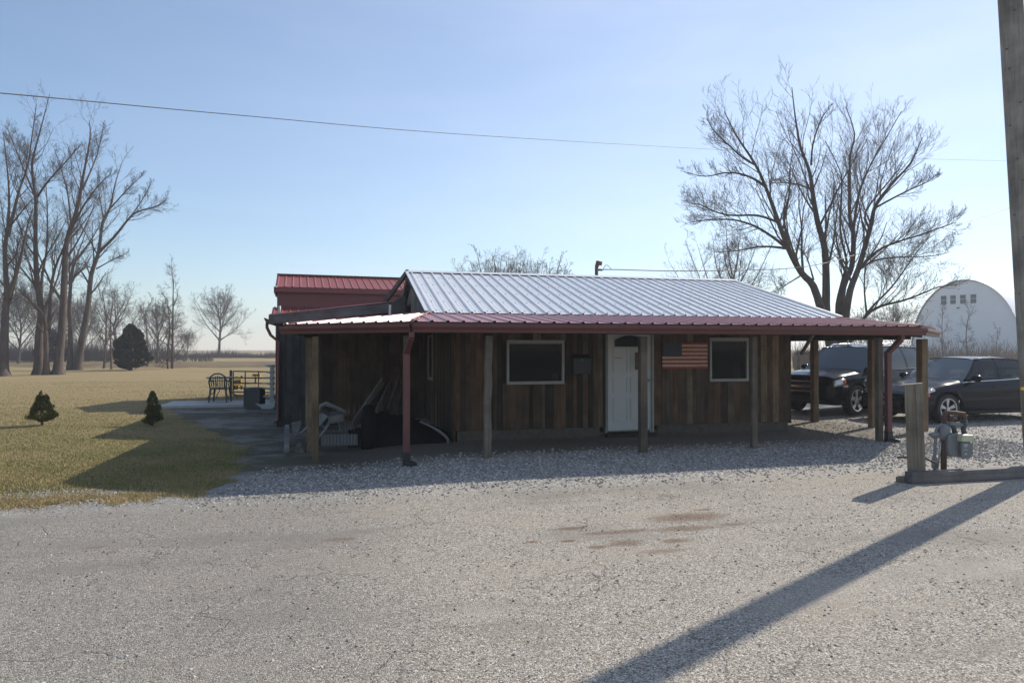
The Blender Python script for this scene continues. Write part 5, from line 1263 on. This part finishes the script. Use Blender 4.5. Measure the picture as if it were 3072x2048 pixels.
sed = dict(L=4.65, HW=.905, wr=.325, wheels=(.93,3.63), paint='carnavy', trim='chrome', rim='alloy', spokes=5, split=True, spw=.035, hmat='carnavy',
  plan=[(0,.62),(.05,.74),(.15,.85),(.35,.94),(.8,.985),(1.5,1),(3.2,1),(4.0,.97),(4.4,.9),(4.58,.8),(4.65,.68)],
  top=[(0,.60),(.04,.66),(.15,.72),(.5,.82),(1.0,.92),(1.45,.99),(1.7,1.0),(3.7,1.03),(4.2,1.06),(4.5,1.05),(4.6,.98),(4.65,.85)],
  belt=[(0,.56),(.04,.60),(.15,.66),(.5,.76),(1.0,.85),(1.45,.90),(2.0,.92),(3.7,.98),(4.2,1.0),(4.5,.98),(4.6,.92),(4.65,.8)],
  bot=[(0,.30),(.1,.22),(.4,.19),(1.5,.2),(3,.2),(4.2,.24),(4.65,.36)],
  roofz=lambda x: 1.42-.055*((x-2.55)/.75)**2 if x < 2.55 else 1.42-.075*((x-2.55)/1.0)**2, tumble=.62, bow=.16,
  side=[('pillar',(1.36,2.02),(1.48,2.10)),('carglass',(1.48,2.10),(2.42,2.55)),('pillar',(2.42,2.55),(2.52,2.63)),('carglass',(2.52,2.63),(3.45,3.25)),('pillar',(3.45,3.25),(3.50,3.28)),('privglass',(3.50,3.28),(3.75,3.40)),('pillar',(3.75,3.40),(4.1,3.52))],
  seats=(2.15,3.0), mirror=(1.62,.99), handles=((2.28,.80),(3.25,.84)),
  skins=[('headlight','lamp',((.06,.56,.60),(.60,.72,.79)),.006),('turn_signal','amber',((.22,.56,.62),(.44,.60,.665)),.008),('sill','black',((1.35,.2,.26),(3.2,.2,.26)),.004),('taillight','taillight',((4.25,.8,.96),(4.55,.8,.93)),.006)],
  seams=[[(1.32,.28),(1.30,.6),(1.36,.86)],[(2.46,.28),(2.47,.6),(2.47,.9)],[(3.28,.75),(3.45,.95)],[(1.0,.84),(.6,.76),(.35,.70)]],
  boxes=[('grille','grille',(-.012,-.50,.34),(.05,.50,.50),.02),('upper_grille','grille',(-.01,-.42,.53),(.05,.42,.585),.01),('plate','white',(-.03,-.15,.38),(-.014,.15,.47),.004),('badge','chrome',(-.022,-.06,.54),(.0,.06,.575),.006)])
ang = R(2.0); fwl = Vector((12.85, 12.07, 0))
sx_ = Vector((math.cos(ang), math.sin(ang), 0)); sy_ = Vector((-sx_.y, sx_.x, 0)); loc = fwl-sx_*.93+sy_*(.905-.1)
sedan, _b = car(sed, 'parked_sedan', 'dark navy sedan parked nearest the utility pole, right of the other car', loc, ang)
for y in (-.62,.62): bar3('fog_trim','chrome', sedan, [(.10,y*.9,.42),(.04,y*.95,.30),(.12,y*1.15,.30),(.16,y*1.2,.38)], .006)
bar3('antenna','black', sedan, [(3.15,0,1.42),(3.22,0,1.47)], .012)
suv = dict(L=4.71, HW=.925, wr=.375, wheels=(.94,3.80), paint='carblack', trim='carblack', rim='chrome', spokes=5, split=False, spw=.085, hmat='chrome',
  plan=[(0,.74),(.05,.83),(.15,.91),(.35,.965),(.8,1),(3.9,1),(4.3,.97),(4.6,.9),(4.71,.82)],
  top=[(0,.86),(.05,.95),(.15,1.0),(.5,1.07),(1.0,1.12),(1.3,1.15),(1.5,1.16),(4.5,1.18),(4.71,1.1)],
  belt=[(0,.80),(.05,.88),(.15,.93),(.5,.99),(1.0,1.04),(1.5,1.07),(4.0,1.12),(4.5,1.12),(4.71,1.05)],
  bot=[(0,.40),(.08,.30),(.5,.27),(1.5,.28),(3.2,.28),(4.3,.32),(4.71,.42)],
  roofz=lambda x: 1.70-.07*max(0,(2.6-x)/.9)**2-.05*max(0,(x-2.6)/1.7)**2, tumble=.70, bow=.12,
  side=[('pillar',(1.28,1.85),(1.42,1.95)),('privglass',(1.42,1.95),(2.30,2.36)),('pillar',(2.30,2.36),(2.38,2.44)),('privglass',(2.38,2.44),(3.30,3.22)),('pillar',(3.30,3.22),(3.42,3.32)),('privglass',(3.42,3.32),(4.20,4.0)),('pillar',(4.20,4.0),(4.55,4.25))],
  seats=(2.0,2.9), mirror=(1.55,1.16), handles=((2.15,.98),(3.1,1.0)),
  skins=[('headlight','lamp',((.10,.72,.86),(.42,.76,.93)),.008),('turn_signal','amber',((.36,.77,.90),(.46,.79,.915)),.01),('sill','black',((1.38,.28,.36),(3.3,.28,.36)),.004),('taillight','taillight',((4.35,.8,1.08),(4.6,.8,1.05)),.006)],
  seams=[[(1.34,.36),(1.32,.7),(1.40,1.03)],[(2.34,.36),(2.36,.7),(2.36,1.06)],[(3.25,.8),(3.34,1.08)]],
  boxes=[('grille','grille',(-.02,-.44,.60),(.06,.44,.84),.03),('grille_frame','chrome',(-.03,-.46,.83),(.04,.46,.86),.01),('grille_frame','chrome',(-.03,-.46,.585),(.04,.46,.61),.01),('lower_intake','black',(-.01,-.5,.36),(.06,.5,.5),.02),('grille_bar','chrome',(-.028,-.44,.69),(.02,.44,.75),.01)])
hd = Vector((.952,.306,0)).normalized(); ang = math.atan2(hd.y, hd.x); hy = Vector((-hd.y, hd.x, 0)); fwl = Vector((12.25, 14.1, 0)); loc = fwl-hd*.94+hy*(.925-.1)
suvo, _b = car(suv, 'parked_suv', 'black suv with chrome wheels and roof rails parked behind the porch posts', loc, ang)
for side in (-1, 1):
    rr_o = bar3('roof_rail','chrome', suvo, [(2.1,side*.60,1.70),(2.3,side*.60,1.765),(3.2,side*.60,1.785),(3.9,side*.59,1.745),(4.05,side*.58,1.68)], .02)
    mb = MB(); mb.lathe([(0,0),(.055,0),(.05,.02),(0,.025)], 16, Matrix.Translation((.10,side*.70,.46)) @ Matrix.Rotation(R(-90),4,'Y')); obj('fog_lamp', mb, M['chrome'], suvo, smooth=True, local=True)
    bar3('fog_trim','chrome', suvo, [(.06,side*.62,.40),(.08,side*.66,.52)], .012)
    mb = MB(); mb.lathe([(0,0),(.03,0),(.025,.01),(0,.012)], 12, Matrix.Translation((1.22,side*.93,.86)) @ Matrix.Rotation(R(90*-side),4,'X')); obj('side_emblem', mb, M['chrome'], suvo, local=True)
# ------------------------------------------------------------------ haze
hb = MB(); hb.box((-720,-120,-1.5),(720,720,24)); hm = bpy.data.materials.new('haze_air'); hm.use_nodes = True; n = hm.node_tree; n.nodes.clear()
pv = n.nodes.new('ShaderNodeVolumePrincipled'); pv.inputs['Color'].default_value = (.86,.91,1,1); pv.inputs['Density'].default_value = .0012; pv.inputs['Anisotropy'].default_value = .3
mo_ = n.nodes.new('ShaderNodeOutputMaterial'); n.links.new(pv.outputs[0], mo_.inputs['Volume'])
tag(obj('haze', hb, hm), kind='stuff')
